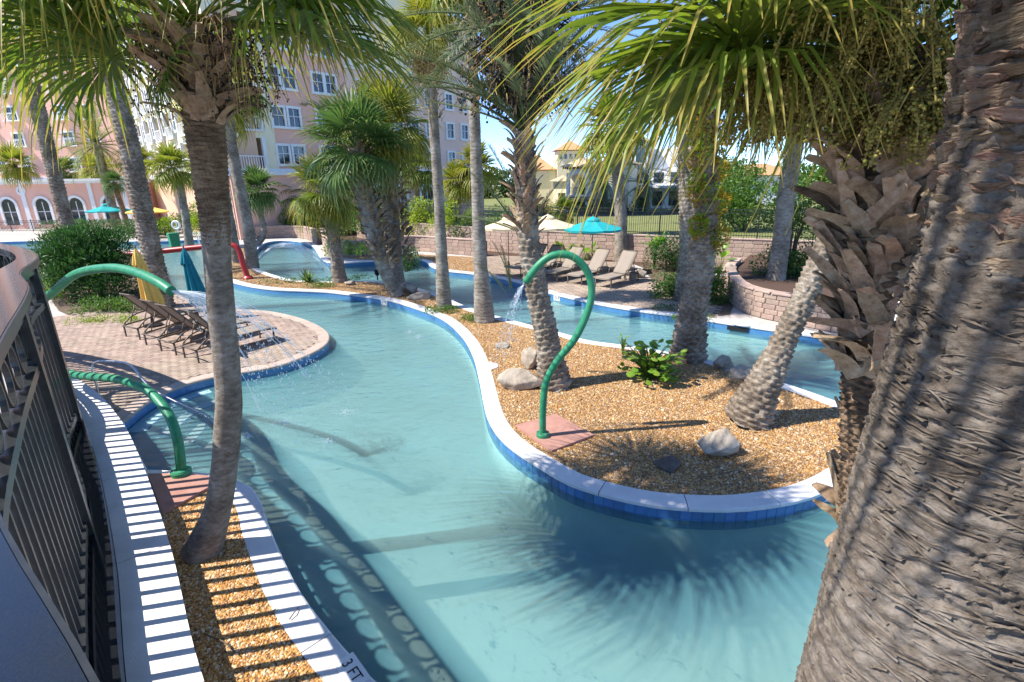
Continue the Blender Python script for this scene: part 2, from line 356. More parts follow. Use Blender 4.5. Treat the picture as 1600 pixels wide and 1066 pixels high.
M['barkfib'] = barkmat('trunk_fibre', (.15, .10, .065), (.05, .032, .02), (.27, .19, .12), zs=18, xs=5, bump=1.0, dist=.03)
M['barkgrey'] = barkmat('trunk_grey', (.23, .195, .155), (.10, .08, .06), (.36, .32, .27), zs=10, xs=4, bump=.8, dist=.02)
M['barkdate'] = barkmat('trunk_date', (.22, .175, .13), (.07, .052, .038), (.40, .345, .28), zs=9, xs=6, bump=1.0, dist=.03)
M['boot'] = pm('dry_boot', (.32, .215, .13), (.13, .078, .042), 5, .85, .6, 40, objrand=.25, island=.25, c3=(.44, .355, .265), stretch=(1, 4, 4))
M['flake'] = pm('bark_flake', (.17, .105, .065), (.065, .038, .024), 7, .9, .8, 30, objrand=.4, island=.4, c3=(.27, .205, .15), stretch=(5, 1, 5))
M['tancoping'] = pm('tan_coping', (.50, .40, .33), (.40, .31, .26), 2, .85, .3, 60, objrand=.08)
M['fruitdark'] = pm('date_fruit', (.012, .01, .016), None, 9, .5, island=.4)
M['fruitgold'] = pm('green_gold_fruit', (.24, .20, .035), (.15, .12, .02), 9, .6, island=.45)
M['stalk'] = pm('fruit_stalk', (.34, .21, .09), (.22, .13, .05), 9, .8, island=.3)
M['stalkgold'] = pm('fruit_stalk_gold', (.34, .26, .07), (.24, .17, .05), 9, .8, island=.3)
M['wood'] = pm('twig', (.16, .12, .085), (.09, .065, .045), 12, .9)
M['water'] = watermat('pool_water', (.95, .99, .99), .13, (.26, .70, .80), vol=True)
def spraymat():
    m, t, N, L = nodes('water_spray'); o = N('ShaderNodeOutputMaterial'); b = N('ShaderNodeBsdfPrincipled'); b.inputs['Base Color'].default_value = (.9, .95, .98, 1); b.inputs['Roughness'].default_value = .1
    tr = N('ShaderNodeBsdfTransparent'); mx = N('ShaderNodeMixShader'); mx.inputs[0].default_value = .55; L(tr.outputs[0], mx.inputs[1]); L(b.outputs[0], mx.inputs[2]); L(mx.outputs[0], o.inputs[0]); return m
M['spray'] = spraymat()
def pebblemat(name, cols):
    m, t, N, L = nodes(name); o = N('ShaderNodeOutputMaterial'); b = N('ShaderNodeBsdfPrincipled'); oi = N('ShaderNodeObjectInfo')
    n = len(cols); col = ramp(t, oi.outputs['Random'], [((i+.5)/n, c) for i, c in enumerate(cols)])
    L(col, b.inputs['Base Color']); b.inputs['Roughness'].default_value = .5; L(b.outputs[0], o.inputs[0]); return m
M['pebble'] = pebblemat('river_pebble', [(.44, .19, .035), (.56, .30, .07), (.24, .09, .025), (.64, .44, .20), (.50, .25, .05), (.36, .15, .04), (.70, .56, .38)])
M['pebblepale'] = pebblemat('pale_gravel', [(.40, .20, .05), (.50, .30, .10), (.25, .105, .026), (.55, .38, .19), (.43, .21, .045), (.15, .062, .02), (.62, .49, .33)])
# ================================================================== THE SETTING
WATER_Z, FLOOR_Z = -0.22, -1.15
struct('ground', MB().add([(-1500, -300, -1.4), (1500, -300, -1.4), (1500, 1500, -1.4), (-1500, 1500, -1.4)], [(0, 1, 2, 3)]), M['grass'])
pool = struct('pool_floor', MB().add([(-70, 1.5, FLOOR_Z), (45, 1.5, FLOOR_Z), (45, 55, FLOOR_Z), (-70, 55, FLOOR_Z)], [(0, 1, 2, 3)]), M['plaster'])
struct('pool_water', MB().box((-12.5, 28.25, (WATER_Z-1.3)/2), (115, 53.5, WATER_Z+1.3)), M['water'])
# shorelines, water on the right of travel
sA_near = [Vector((14, 3.3)), Vector((6, 3.4)), Vector((2.8, 3.42)), Vector((1, 3.3)), Vector((-.3, 3.2)), Vector((-1.0, 3.42))]
sA_bed = g2([(581, 1066), (537, 1019), (494, 967), (463, 923), (437, 871), (415, 818), (406, 788), (389, 762), (367, 751), (332, 742), (284, 738), (227, 735)])
sA_deck = g2([(190, 659), (236, 624), (287, 601), (338, 588), (388, 580), (439, 570), (490, 550), (512, 533), (507, 516), (473, 499), (422, 487), (358, 482), (320, 475), (290, 462), (264, 445), (254, 420), (243, 400)])
sA_far = g2([(222, 391), (150, 388), (100, 396), (60, 404), (-60, 415), (-300, 440)])
lineA = catmull(sA_near+sA_bed, .2) + catmull([gp(208, 700).xy], 1) + catmull(sA_deck, .2) + catmull(sA_far, .5)
lineA = [p for i, p in enumerate(lineA) if i == 0 or (p-lineA[i-1]).length > .02]
sB1 = g2([(-250, 392), (0, 378), (120, 376), (240, 377), (330, 374), (356, 384), (349, 402), (346, 420), (350, 434), (362, 440), (390, 447), (427, 452), (470, 454), (512, 456), (562, 462), (613, 470), (664, 486), (697, 501), (724, 526), (741, 556), (751, 594), (757, 625), (764, 652), (780, 679), (806, 703), (850, 731), (893, 755), (959, 775), (1024, 788), (1100, 794), (1166, 793), (1240, 782), (1284, 768), (1315, 752), (1350, 728), (1378, 700), (1384, 678), (1368, 656), (1335, 639), (1290, 622), (1256, 610), (1226, 600), (1160, 580), (1111, 564), (1050, 552), (983, 541), (922, 533), (885, 523), (858, 516), (804, 502), (768, 492), (742, 484), (718, 475), (690, 462), (657, 452), (620, 444), (576, 439), (520, 440), (463, 438), (431, 431), (407, 422), (394, 412), (395, 400), (402, 389), (416, 379), (441, 376), (469, 378), (488, 384), (497, 396), (503, 405), (514, 410), (534, 411), (583, 408), (640, 405), (664, 408), (676, 417), (698, 423), (741, 428), (799, 438), (851, 455), (922, 472), (996, 485), (1060, 493), (1098, 499), (1165, 509), (1233, 519), (1300, 529), (1420, 550), (1600, 585), (1900, 650)])
lineB = catmull(sB1, .22)
inA, inB = offset(lineA, .3), offset(lineB, .3)
def near_idx(line, px):
    q = gp(*px).xy; return min(range(len(line)), key=lambda i: (line[i]-q).length)
tan0, tan1 = near_idx(lineA, (190, 659)), near_idx(lineA, (243, 400))
def shore(line, inn, close_pts, nm):
    land = struct(nm, MB().poly([*inn, *[Vector(p) for p in close_pts]], -.012), M['concrete'])
    mb = MB(); n = len(line)
    for z0, z1 in ((-.045, FLOOR_Z),):
        o = len(mb.v)
        for p in line: mb.v.extend([(p.x, p.y, z0), (p.x, p.y, z1)])
        for i in range(n-1): a = o+2*i; mb.f.append((a, a+1, a+3, a+2))
    mb.build('basin_wall', M['plaster'], land)
    tb = MB(); out = offset(line, -.006)
    for p in out: tb.v.extend([(p.x, p.y, -.045), (p.x, p.y, -.36)])
    for i in range(n-1): a = 2*i; tb.f.append((a, a+1, a+3, a+2))
    tb.build('tile_band', M['tilestrip'], land)
    # coping stones, each its own, with narrow joints
    lip = offset(line, -.03); i = 0
    while i < n-1:
        L = 0; j = i
        while j < n-1 and L < 1.15: L += (line[j+1]-line[j]).length; j += 1
        A = [p.copy() for p in lip[i:j+1]]; B = [p.copy() for p in inn[i:j+1]]
        if len(A) >= 2:
            e = .007/max(1e-3, (A[1]-A[0]).length)
            for S in (A, B): S[0] = S[0].lerp(S[1], min(.3, e)); S[-1] = S[-1].lerp(S[-2], min(.3, e))
            s = MB(); k = len(A)
            for a, b in zip(A, B):
                c = a.lerp(b, .07)
                s.v.extend([(b.x, b.y, -.05), (b.x, b.y, .012), (c.x, c.y, .012), (a.x, a.y, -.006), (a.x, a.y, -.05)])
            for q in range(k-1):
                for h in range(5): s.f.append((q*5+h, q*5+(h+1) % 5, q*5+5+(h+1) % 5, q*5+5+h))
            s.f.append((4, 3, 2, 1, 0)); s.f.append(tuple((k-1)*5+h for h in range(5)))
            s.build('coping_stone', M['tancoping' if nm == 'pool_deck' and tan0 <= i < tan1 else 'coping'], land)
        i = j
    return land
landA = shore(lineA, inA, [(-90, 32), (-90, -30), (20, -30), (20, 2)], 'pool_deck')
landB = shore(lineB, inB, [(60, 9), (120, 30), (400, 500), (-400, 500), (-200, 60)], 'poolside_ground')
# single tiles along the near edge of the gravel island
ia, ib = near_idx(lineB, (697, 501)), near_idx(lineB, (1378, 700))
path = resample(offset(lineB[ia:ib], -.008), .157); tm = []
for a, b in zip(path, path[1:]):
    t = b-a; an = math.atan2(t.y, t.x)
    for z in (-.125, -.28): tm.append(Matrix.Translation(((a.x+b.x)/2, (a.y+b.y)/2, z)) @ Matrix.Rotation(an+random.uniform(-.01, .01), 4, 'Z'))
pieces(landB, 'tile', chamfer_box('tile', (.152, .012, .15), .003, M['tile']), tm)
# steps into the water beside the brick deck
dk = lineA[near_idx(lineA, (190, 659)):near_idx(lineA, (345, 587))]
st = thing('pool_steps', 'pale curved underwater steps in the corner by the brick deck', 'steps', (dk[0].x, dk[0].y, FLOOR_Z))
for k in range(4):
    o1 = offset(dk, -.015 if k == 0 else -.42*k); o2 = offset(dk, -.42*(k+1)); s = MB()
    s.poly([*o1, *o2[::-1]], FLOOR_Z+.001, -.25-.17*k)
    s.v = [(x-dk[0].x, y-dk[0].y, z-FLOOR_Z) for x, y, z in s.v]; tr = s.build('tread', M['plasterlight'], st)
    e = MB(); edge = offset(dk, -.42*(k+1)+.05)
    e.poly([*edge, *offset(dk, -.42*(k+1)+.004)[::-1]], -.252-.17*k, -.245-.17*k); e.v = [(x-dk[0].x, y-dk[0].y, z-FLOOR_Z) for x, y, z in e.v]
    e.build('nosing', M['tilestrip'], tr)
# ---- brick pavers on the sunbathing deck
deckpoly = [*inA[near_idx(lineA, (190, 659)):near_idx(lineA, (262, 444))], *g2([(205, 478), (110, 492), (40, 500), (60, 560), (110, 640)])]
sheet = MB().poly(deckpoly, -.004).build('paver_bed', M['paverbed'], landA)
xs = [p[0] for p in deckpoly]; ys = [p[1] for p in deckpoly]; pv = []
ang = R(-12); ca, sa = math.cos(ang), math.sin(ang)
def brick_field(poly, bl, bw, ang, z):
    out = []; cx, cy = sum(p[0] for p in poly)/len(poly), sum(p[1] for p in poly)/len(poly); n = 160
    rad = max(((p[0]-cx)**2+(p[1]-cy)**2)**.5 for p in poly); ca, sa = math.cos(ang), math.sin(ang)
    for r in range(int(-rad/bw), int(rad/bw)+1):
        for c in range(int(-rad/bl)-1, int(rad/bl)+2):
            u, v = (c+(.5 if r % 2 else 0))*bl, r*bw
            x, y = cx+u*ca-v*sa, cy+u*sa+v*ca
            if inside((x, y), poly): out.append(Matrix.Translation((x, y, z+random.uniform(-.003, .003))) @ Matrix.Rotation(ang+random.uniform(-.012, .012), 4, 'Z'))
    return out
pav = chamfer_box('brick', (.272, .132, .03), .006, M['paver'])
pieces(landA, 'brick', pav, brick_field(deckpoly, .28, .14, ang, -.002), 290)
# ---- the lounge deck across the far channel
rdeck = [*inB[near_idx(lineB, (741, 428)):near_idx(lineB, (1120, 502))], *g2([(1130, 480), (1050, 452), (1000, 430), (985, 412), (850, 402), (740, 398)])]
MB().poly(rdeck, -.004).build('paver_bed', M['paverbed'], landB)
pieces(landB, 'brick', chamfer_box('brick', (.39, .19, .03), .008, M['paver']), brick_field(rdeck, .4, .2, R(-28), -.002), 290)
# ---- gravel (loose stones: nobody could count them)
def gravel(name, polys, z, mat, bed, dens, size, label, sub=1):
    mb = MB()
    for p in polys: mb.poly(p, z)
    o = mb.build(name, bed); tag(o, label, 'gravel', kind='stuff')
    g = bpy.data.node_groups.new(name, 'GeometryNodeTree'); g.interface.new_socket('Geometry', in_out='INPUT', socket_type='NodeSocketGeometry'); g.interface.new_socket('Geometry', in_out='OUTPUT', socket_type='NodeSocketGeometry')
    N = g.nodes.new; L = g.links.new; i = N('NodeGroupInput'); u = N('NodeGroupOutput')
    d = N('GeometryNodeDistributePointsOnFaces'); d.inputs['Density'].default_value = dens; L(i.outputs[0], d.inputs['Mesh'])
    ic = N('GeometryNodeMeshIcoSphere'); ic.inputs['Radius'].default_value = size; ic.inputs['Subdivisions'].default_value = sub
    tf = N('GeometryNodeTransform'); tf.inputs['Scale'].default_value = (1, .72, .5); L(ic.outputs[0], tf.inputs[0])
    sm = N('GeometryNodeSetShadeSmooth'); L(tf.outputs[0], sm.inputs[0]); mt = N('GeometryNodeSetMaterial'); mt.inputs['Material'].default_value = mat; L(sm.outputs[0], mt.inputs[0])
    rr = N('FunctionNodeRandomValue'); rr.data_type = 'FLOAT_VECTOR'; rr.inputs[0].default_value = (-.5, -.5, 0); rr.inputs[1].default_value = (.5, .5, 6.28)
    rs = N('FunctionNodeRandomValue'); rs.data_type = 'FLOAT_VECTOR'; rs.inputs[0].default_value = (.55, .6, .6); rs.inputs[1].default_value = (1.35, 1.3, 1.4)
    it = N('GeometryNodeInstanceOnPoints'); L(d.outputs['Points'], it.inputs['Points']); L(mt.outputs[0], it.inputs['Instance']); L(rr.outputs[0], it.inputs['Rotation']); L(rs.outputs[0], it.inputs['Scale'])
    j = N('GeometryNodeJoinGeometry'); L(it.outputs[0], j.inputs[0]); L(i.outputs[0], j.inputs[0]); L(j.outputs[0], u.inputs[0])
    md = o.modifiers.new('stones', 'NODES'); md.node_group = g; return o
isl = inB[near_idx(lineB, (356, 384)):near_idx(lineB, (402, 389))]
k0 = near_idx(lineB, (664, 486)); k1 = near_idx(lineB, (718, 475))
near_isl = inB[k0:k1]; far_isl = inB[near_idx(lineB, (356, 384)):k0+1]+inB[k1-1:near_idx(lineB, (402, 389))]
gravel('island_gravel', [near_isl], .0, M['pebblepale'], M['gravelbed'], 1500, .021, 'pale tan gravel covering the near half of the palm island')
gravel('far_gravel', [far_isl], .0, M['pebblepale'], M['gravelbed'], 420, .034, 'tan gravel on the far narrow end of the palm island')
gravel('island_stones', [near_isl], -.003, M['pebblepale'], M['gravelbed'], 45, .042, 'larger tan stones scattered through the island gravel', 2)
# bed between the low ledge and the near pool edge
KF = 2.594; LEDGE = .35                        # low ledge carrying a tall railing
WALL = [Vector(p)*KF for p in ((1.4, -1.2), (.35, -.12), (-.45, .68), (-1.06, 1.31), (-1.62, 2.01), (-2.3, 2.8), (-2.89, 3.42), (-3.64, 4.07), (-4.9, 4.9), (-6.6, 5.6), (-9.5, 6.3), (-14, 6.6))]
wall = catmull(WALL, .2)
bedA = [*inA[near_idx(lineA, (581, 1066))-22:near_idx(lineA, (340, 745))], *g2([(300, 752), (255, 802)]), *[p for p in wall[::-1] if gp(256, 808).x < p.x < -1.0]]
gravel('pebble_bed', [bedA], .0, M['pebble'], M['gravelbed'], 2600, .021, 'amber river pebbles round the slim palm beside the low ledge', 2)
gravel('shore_gravel', [[*inB[near_idx(lineB, (583, 408)):near_idx(lineB, (741, 428))], *g2([(745, 402), (660, 398), (585, 398), (520, 402)])]], -.004, M['pebblepale'], M['gravelbed'], 300, .035, 'tan gravel strip below the far planter walls')
# planting beds (soil sheets)
MB().poly(g2([(262, 444), (205, 482), (110, 494), (92, 486), (60, 440), (120, 396), (222, 393), (243, 404), (252, 425)]), .0).build('soil', M['soil'], landA)
MB().poly(g2([(1105, 495), (1140, 492), (1150, 470), (1135, 432), (1000, 414), (1020, 440), (1060, 462), (1090, 475)]), .006).build('soil', M['soil'], landB)
MB().poly(g2([(985, 411), (1010, 420), (1131, 428), (1131, 418), (976, 406), (760, 393), (760, 398)]), .002).build('mulch', M['mulch'], landB)
MB().poly(g2([(500, 374), (360, 366), (360, 350), (620, 352), (640, 378), (580, 385)]), .004).build('mulch', M['mulch'], landB)
# ================================================================== WALLS AND FENCES
bme = None
def block_wall(name, label, pts, z0, h, bl=.45, bh=.2, th=.3, capw=.38, limit=280):
    p = catmull([Vector(q) for q in pts], .15); base = p[len(p)//2]; off = Vector((base.x, base.y, z0))
    t = thing(name, label, 'wall', off); loc = [q-Vector((base.x, base.y)) for q in p]
    nc = max(1, round(h/bh)); bh = h/nc; ms = []
    for c in range(nc):
        path = resample(loc, bl); path = path if c % 2 == 0 else resample(loc[max(1, int(bl/2/.15)):], bl)
        for a, b in zip(path, path[1:]):
            an = math.atan2(b.y-a.y, b.x-a.x); m = (a+b)/2
            d = Vector((math.sin(an), -math.cos(an)))*random.uniform(-.008, .012)
            ms.append(Matrix.Translation((m.x+d.x, m.y+d.y, (c+.5)*bh)) @ Matrix.Rotation(an, 4, 'Z'))
    pieces(t, 'block', chamfer_box('block', (bl-.008, th, bh-.008), .014, M['block']), ms, limit, off)
    core = MB(); A, B = offset(loc, th/2-.03), offset(loc, -th/2+.03); core.poly([*A, *B[::-1]], 0, h-.004); core.build('mortar_core', M['mortar'], t)
    path = resample(loc, .6); cm = chamfer_box('cap_stone', (.594, capw, .07), .012, M['cap'])
    cs = []
    for a, b in zip(path, path[1:]):
        an = math.atan2(b.y-a.y, b.x-a.x); m = (a+b)/2; cs.append(Matrix.Translation((m.x, m.y, h+.036)) @ Matrix.Rotation(an, 4, 'Z'))
    pieces(t, 'cap_stone', cm, cs, limit, off)
    return t
def picket_fence(name, label, pts, z0, h, sp_=.12, limit=290, post=2.4, wd=.018):
    p = catmull([Vector(q) for q in pts], .2); base = p[0]; off = Vector((base.x, base.y, z0)); loc = [q-base for q in p]
    t = thing(name, label, 'fence', off)
    def mats(path): 
        r = []
        for i, a in enumerate(path):
            b = path[min(i+1, len(path)-1)]; c = path[max(i-1, 0)]; an = math.atan2(b.y-c.y, b.x-c.x); r.append((a, an))
        return r
    pk = MB().box((0, 0, h/2), (wd, wd, h)).mesh('picket', M['blackmetal'])
    pieces(t, 'picket', pk, [Matrix.Translation((a.x, a.y, 0)) @ Matrix.Rotation(an, 4, 'Z') for a, an in mats(resample(loc, sp_))], limit, off)
    po = MB().box((0, 0, h/2+.03), (.06, .06, h+.06)).box((0, 0, h+.075), (.08, .08, .03)).mesh('post', M['blackmetal'])
    pieces(t, 'post', po, [Matrix.Translation((a.x, a.y, 0)) @ Matrix.Rotation(an, 4, 'Z') for a, an in mats(resample(loc, post))], limit, off)
    for z in (.12, h-.2, h-.02):
        r = MB(); q = resample(loc, .6)
        for a, b in zip(q, q[1:]): r.bar((a.x, a.y, z), (b.x, b.y, z), .03, .035)
        r.build('rail', M['blackmetal'], t)
    return t
bw = g2([(560, 372), (640, 379), (760, 392), (860, 400), (976, 408), (1100, 416), (1300, 428), (1500, 440)])
block_wall('retaining_wall', 'long pink block retaining wall under the black fence behind the loungers', bw, 0, 1.45)
picket_fence('picket_fence', 'black picket fence on top of the long pink wall', bw, 1.52, 1.4)
block_wall('planter_wall', 'curved pink block planter wall beside the right channel', g2([(1150, 434), (1138, 446), (1142, 464), (1158, 483), (1192, 496), (1233, 504), (1300, 517), (1400, 535), (1520, 560)]), 0, .85, bl=.42, bh=.17)
mw = MB().poly([*offset(catmull(g2([(1150, 436), (1140, 447), (1144, 464), (1160, 482), (1192, 494), (1233, 502), (1300, 514), (1400, 532), (1520, 557)]), .3), .1), *g2([(1600, 470), (1480, 438), (1300, 426), (1170, 420)])], .72)
struct('planter_mulch', mw, M['mulch'])
block_wall('curved_wall', 'low curved block wall round the far end of the channel', g2([(350, 372), (400, 373), (441, 371), (478, 373), (500, 382)]), 0, .95, bl=.5, bh=.24, limit=120)
block_wall('planter_wall', 'block planter wall with green shrubs behind the mid channel palms', g2([(506, 376), (510, 391), (520, 400), (560, 401), (600, 396), (650, 392), (700, 396), (760, 401)]), 0, .95, bl=.5, bh=.24, limit=140)
picket_fence('picket_fence', 'low dark fence in front of the pink hotel base', [(-60, 54), (-45, 52.5), (-32, 50.5), (-20, 48.5), (-13, 47)], .3, 1.1, .16)
# ---- low ledge, its cap and the near railing
fence_c = catmull([Vector(p)*KF for p in ((1.2, -1.25), (.3, -.3), (-.32, .25), (-.72, .56), (-1.08, .88), (-1.54, 1.43), (-2.15, 2.2), (-2.64, 2.70), (-3.1, 3.33), (-3.78, 3.92), (-5, 4.7), (-6.7, 5.38), (-9.5, 6.06), (-14, 6.36))], .2)
rw = thing('walkway_wall', 'white topped curved wall carrying the black railing', 'wall', (0, 0, 0))
outer, inner = offset(wall, 0), offset(wall, .52)
core = MB().poly([*offset(wall, .02), *offset(wall, .9)[::-1]], -.01, LEDGE-.07); core.build('wall_body', M['concrete'], rw)
i = 0
while i < len(wall)-1:
    j = min(i+11, len(wall)-1); g = .03
    A = [outer[k] for k in range(i, j+1)]; B = [inner[k] for k in range(i, j+1)]
    A[0] = A[0].lerp(A[1], g); B[0] = B[0].lerp(B[1], g); A[-1] = A[-1].lerp(A[-2], g); B[-1] = B[-1].lerp(B[-2], g)
    MB().poly([*A, *B[::-1]], LEDGE-.07, LEDGE).build('cap_stone', M['coping'], rw); i = j
MB().poly([*offset(wall, .524), *offset(fence_c, .24)[::-1]], LEDGE-.07, LEDGE+.25).build('granite_kerb', M['granite'], rw)
struct('walkway', MB().poly([*offset(fence_c, .244), (-45, -15), (6, -15)], LEDGE-.02), M['concrete'])
FB = LEDGE+.25; FT = 3.385
fl = resample(fence_c, .25)
fl = [p for p in fl if p.y > -2.0]
rail = thing('railing', 'tall dark metal railing with granite top and ring band along the low ledge', 'railing', (0, 0, FB))
hp = FT-FB
pk = MB().box((0, 0, (hp-.75)/2), (.05, .07, hp-.75)).mesh('baluster', M['railmetal'])
dirs = [math.atan2(fl[min(i+1, len(fl)-1)].y-fl[max(0, i-1)].y, fl[min(i+1, len(fl)-1)].x-fl[max(0, i-1)].x) for i in range(len(fl))]
for i, p in enumerate(fl):
    if i % 16 != 8: link('baluster', pk, rail, M=Matrix.Translation((p.x, p.y, 0)) @ Matrix.Rotation(dirs[i], 4, 'Z'))
ring = MB()
for k in range(24):
    a = 2*PI*k/24; ring.v.extend([(math.cos(a)*r, y, math.sin(a)*r) for r, y in ((.215, -.022), (.215, .022), (.18, .022), (.18, -.022))])
for k in range(24):
    for h in range(4): ring.f.append((k*4+h, k*4+(h+1) % 4, ((k+1) % 24)*4+(h+1) % 4, ((k+1) % 24)*4+h))
rme = ring.mesh('ring', M['railmetal'])
for i in range(0, len(fl)-2, 2): link('ring', rme, rail, M=Matrix.Translation((fl[i].x, fl[i].y, hp-.41)) @ Matrix.Rotation(dirs[i], 4, 'Z'))
for z, wdt in ((.14, .11), (hp-.69, .13), (hp-.13, .13)):
    r = MB()
    for a, b in zip(fl, fl[1:]): r.bar((a.x, a.y, z), (b.x, b.y, z), wdt, .09)
    r.build('rail', M['railmetal'], rail)
po = MB().box((0, 0, (hp-.08)/2), (.18, .18, hp-.08)).mesh('post', M['railmetal'])
for i in range(8, len(fl), 16): link('post', po, rail, M=Matrix.Translation((fl[i].x, fl[i].y, 0)) @ Matrix.Rotation(dirs[i], 4, 'Z'))
MB().poly([*offset(fl, -.09), *offset(fl, .17)[::-1]], hp-.08, hp+.02).build('top_slab', M['granite'], rail)
MB().poly([*offset(fl, -.108), *offset(fl, -.092)[::-1]], hp-.083, hp+.015).build('edge_trim', M['railmetal'], rail)
# ---- lawn, road behind the wall
bl_ = [Vector((q.x, q.y)) for q in catmull([Vector(q) for q in bw], .8)]
mb = MB()
for q in bl_: mb.v.extend([(q.x+.1, q.y+.15, 1.44), (q.x*1.25+2, q.y+16, 1.2), (q.x*2.2+6, 62, .25)])
for i in range(len(bl_)-1):
    for h in (0, 1): a = i*3+h; mb.f.append((a, a+3, a+4, a+1))
struct('lawn', mb, M['grass'])
struct('road', MB().add([(-10, 62.2, .22), (110, 58, .22), (110, 66, .22), (-10, 69, .22)], [(0, 1, 2, 3)]), M['asphalt'])
struct('far_lawn', MB().add([(-6, 69.1, .2), (200, 66.2, .2), (300, 300, .2), (-20, 300, .2)], [(0, 1, 2, 3)]), M['grass'])
# ================================================================== PALMS
def fan_leaf(name, mat, seed, R_=1.0, nseg=34, spread=2.45, droop=.5, pet=1.0, fold=.18, tipdroop=.5, petm=True):
    rg = random.Random(seed); mb = MB(); uv = []
    hx = pet
    def push(p, u, v): mb.v.append(p); uv.append((u, v))
    if petm:                                                    # petiole
        n0 = len(mb.v)
        for i in range(5):
            s = i/4; z = .06*math.sin(s*PI*.5)*pet; wd = .028*(1-.55*s)*R_
            for y, dz in ((-wd, 0), (0, .018), (wd, 0), (0, -.015)): push((s*hx, y, z+dz), .5, .1)
        for i in range(4):
            for k in range(4): a = n0+i*4+k; b = n0+i*4+(k+1) % 4; mb.f.append((a, b, b+4, a+4))
    z0 = .06*pet; T = (0, .22, .45, .66, .84, 1.0); da = 2*spread/nseg
    for j in range(nseg):
        th = -spread+(j+.5)*da+rg.uniform(-.02, .02)
        Ls = R_*(.62+.38*math.cos(th*.55))*rg.uniform(.9, 1.05); sw = rg.uniform(-.12, .12); td = tipdroop*rg.uniform(.5, 1.5); lift = rg.uniform(-.03, .05)
        n0 = len(mb.v)
        for i, t in enumerate(T):
            r = t*Ls; a = th+sw*max(0, t-.4)**2
            x, y = math.cos(a)*r, math.sin(a)*r
            z = fold*abs(math.sin(th))*r-droop*(max(0, math.cos(th))*.6+.4)*r*r/R_-td*max(0, t-.5)**2*R_*1.6+lift*r
            wd = math.tan(da/2)*min(r, .40*Ls)*1.02 if t <= .45 else math.tan(da/2)*.40*Ls*(1-((t-.4)/.6)**1.5)
            wd = max(wd, .0015); nx, ny = -math.sin(a), math.cos(a)
            vf = .55*wd
            push((hx+x+nx*wd, y+ny*wd, z0+z), 0, t); push((hx+x, y, z0+z-vf), .5, t); push((hx+x-nx*wd, y-ny*wd, z0+z), 1, t)
        for i in range(len(T)-1):
            a = n0+i*3; mb.f.append((a, a+1, a+4, a+3)); mb.f.append((a+1, a+2, a+5, a+4))
    mb.uv = uv; return mb.mesh(name, mat)
def feather(name, mat, seed, L=2.6, n=46, droop=.35, leaf=.42, curl=.15):
    rg = random.Random(seed); mb = MB(); uv = []
    def C(s): return Vector((s*L*(1-.12*s*droop), curl*L*.2*math.sin(s*2.2), -droop*L*s*s*.6+.06*L*s))
    pts = [C(i/10) for i in range(11)]
    mb.tube(pts, [.03*(1-.85*i/10)*L/2.6+.003 for i in range(11)], 4); uv += [(.5, .1)]*len(mb.v)
    for i in range(n):
        s = .16+.84*i/n; p = C(s); t = (C(min(1, s+.02))-C(s-.02)).normalized()
        side = Vector((0, 0, 1)).cross(t).normalized(); up = t.cross(side)
        ll = leaf*(math.sin(min(1, s*1.25+.12)*PI*.86)*.8+.25)*rg.uniform(.85, 1.1)
        for sg in (-1, 1):
            vang = rg.uniform(.15, .75); fw = .75+.5*s+rg.uniform(-.15, .15)
            d = (t*fw+side*sg*math.cos(vang)+up*math.sin(vang)*.8).normalized()
            wv = d.cross(up if abs(d.dot(up)) < .8 else side).normalized()*.013*L/2.6
            o = len(mb.v); m = p+d*ll*.5+up*.01; e = p+d*ll+Vector((0, 0, -.05*ll*4*droop))
            mb.v += [tuple(p-wv*.6), tuple(p+wv*.6), tuple(m+wv), tuple(m-wv), tuple(e)]; uv += [(0, .1), (1, .1), (1, .55), (0, .55), (.5, 1)]
            mb.f += [(o, o+1, o+2, o+3), (o+3, o+2, o+4)]
    mb.uv = uv; return mb.mesh(name, mat)
def boot_mesh(name, mat, seed, L=.34, w0=.10, w1=.05, bend=.5, th=.018):
    rg = random.Random(seed); mb = MB(); n = 6; s0 = rg.uniform(-.06, .06)
    for i in range(n+1):
        t = i/n; a = bend*t; x = math.sin(a)*L*t*.9; z = math.cos(a*.6)*L*t; wd = w0*(1-t)**.8+w1*t+rg.uniform(-.006, .006)
        if i == n: z += rg.uniform(-.02, .03)
        y0 = s0*t
        mb.v += [(x, y0-wd, z), (x+th+.02*(1-t), y0, z), (x, y0+wd, z), (x-th*.5, y0, z-.004)]
    for i in range(n):
        for k in range(4): a = i*4+k; b = i*4+(k+1) % 4; mb.f.append((a, b, b+4, a+4))
    mb.f.append((3, 2, 1, 0)); mb.f.append(tuple(n*4+k for k in range(4)))
    return mb.mesh(name, mat)
LEAF = {}
def fans(key, mat, R_, pet, **k):
    if key not in LEAF:
        LEAF[key] = [fan_leaf('frond', mat, 11*i+hash(key) % 7, R_, droop=d, tipdroop=td, pet=pet, fold=f, **k) for i, (d, td, f) in enumerate(((.12, .25, .30), (.30, .55, .22), (.50, .9, .15), (.62, 1.2, .10)))]
    return LEAF[key]
def feathers(key, mat, L, **k):
    if key not in LEAF: LEAF[key] = [feather('frond', mat, 5*i+3, L, droop=d, **k) for i, d in enumerate((.25, .5, .8, 1.05))]
    return LEAF[key]
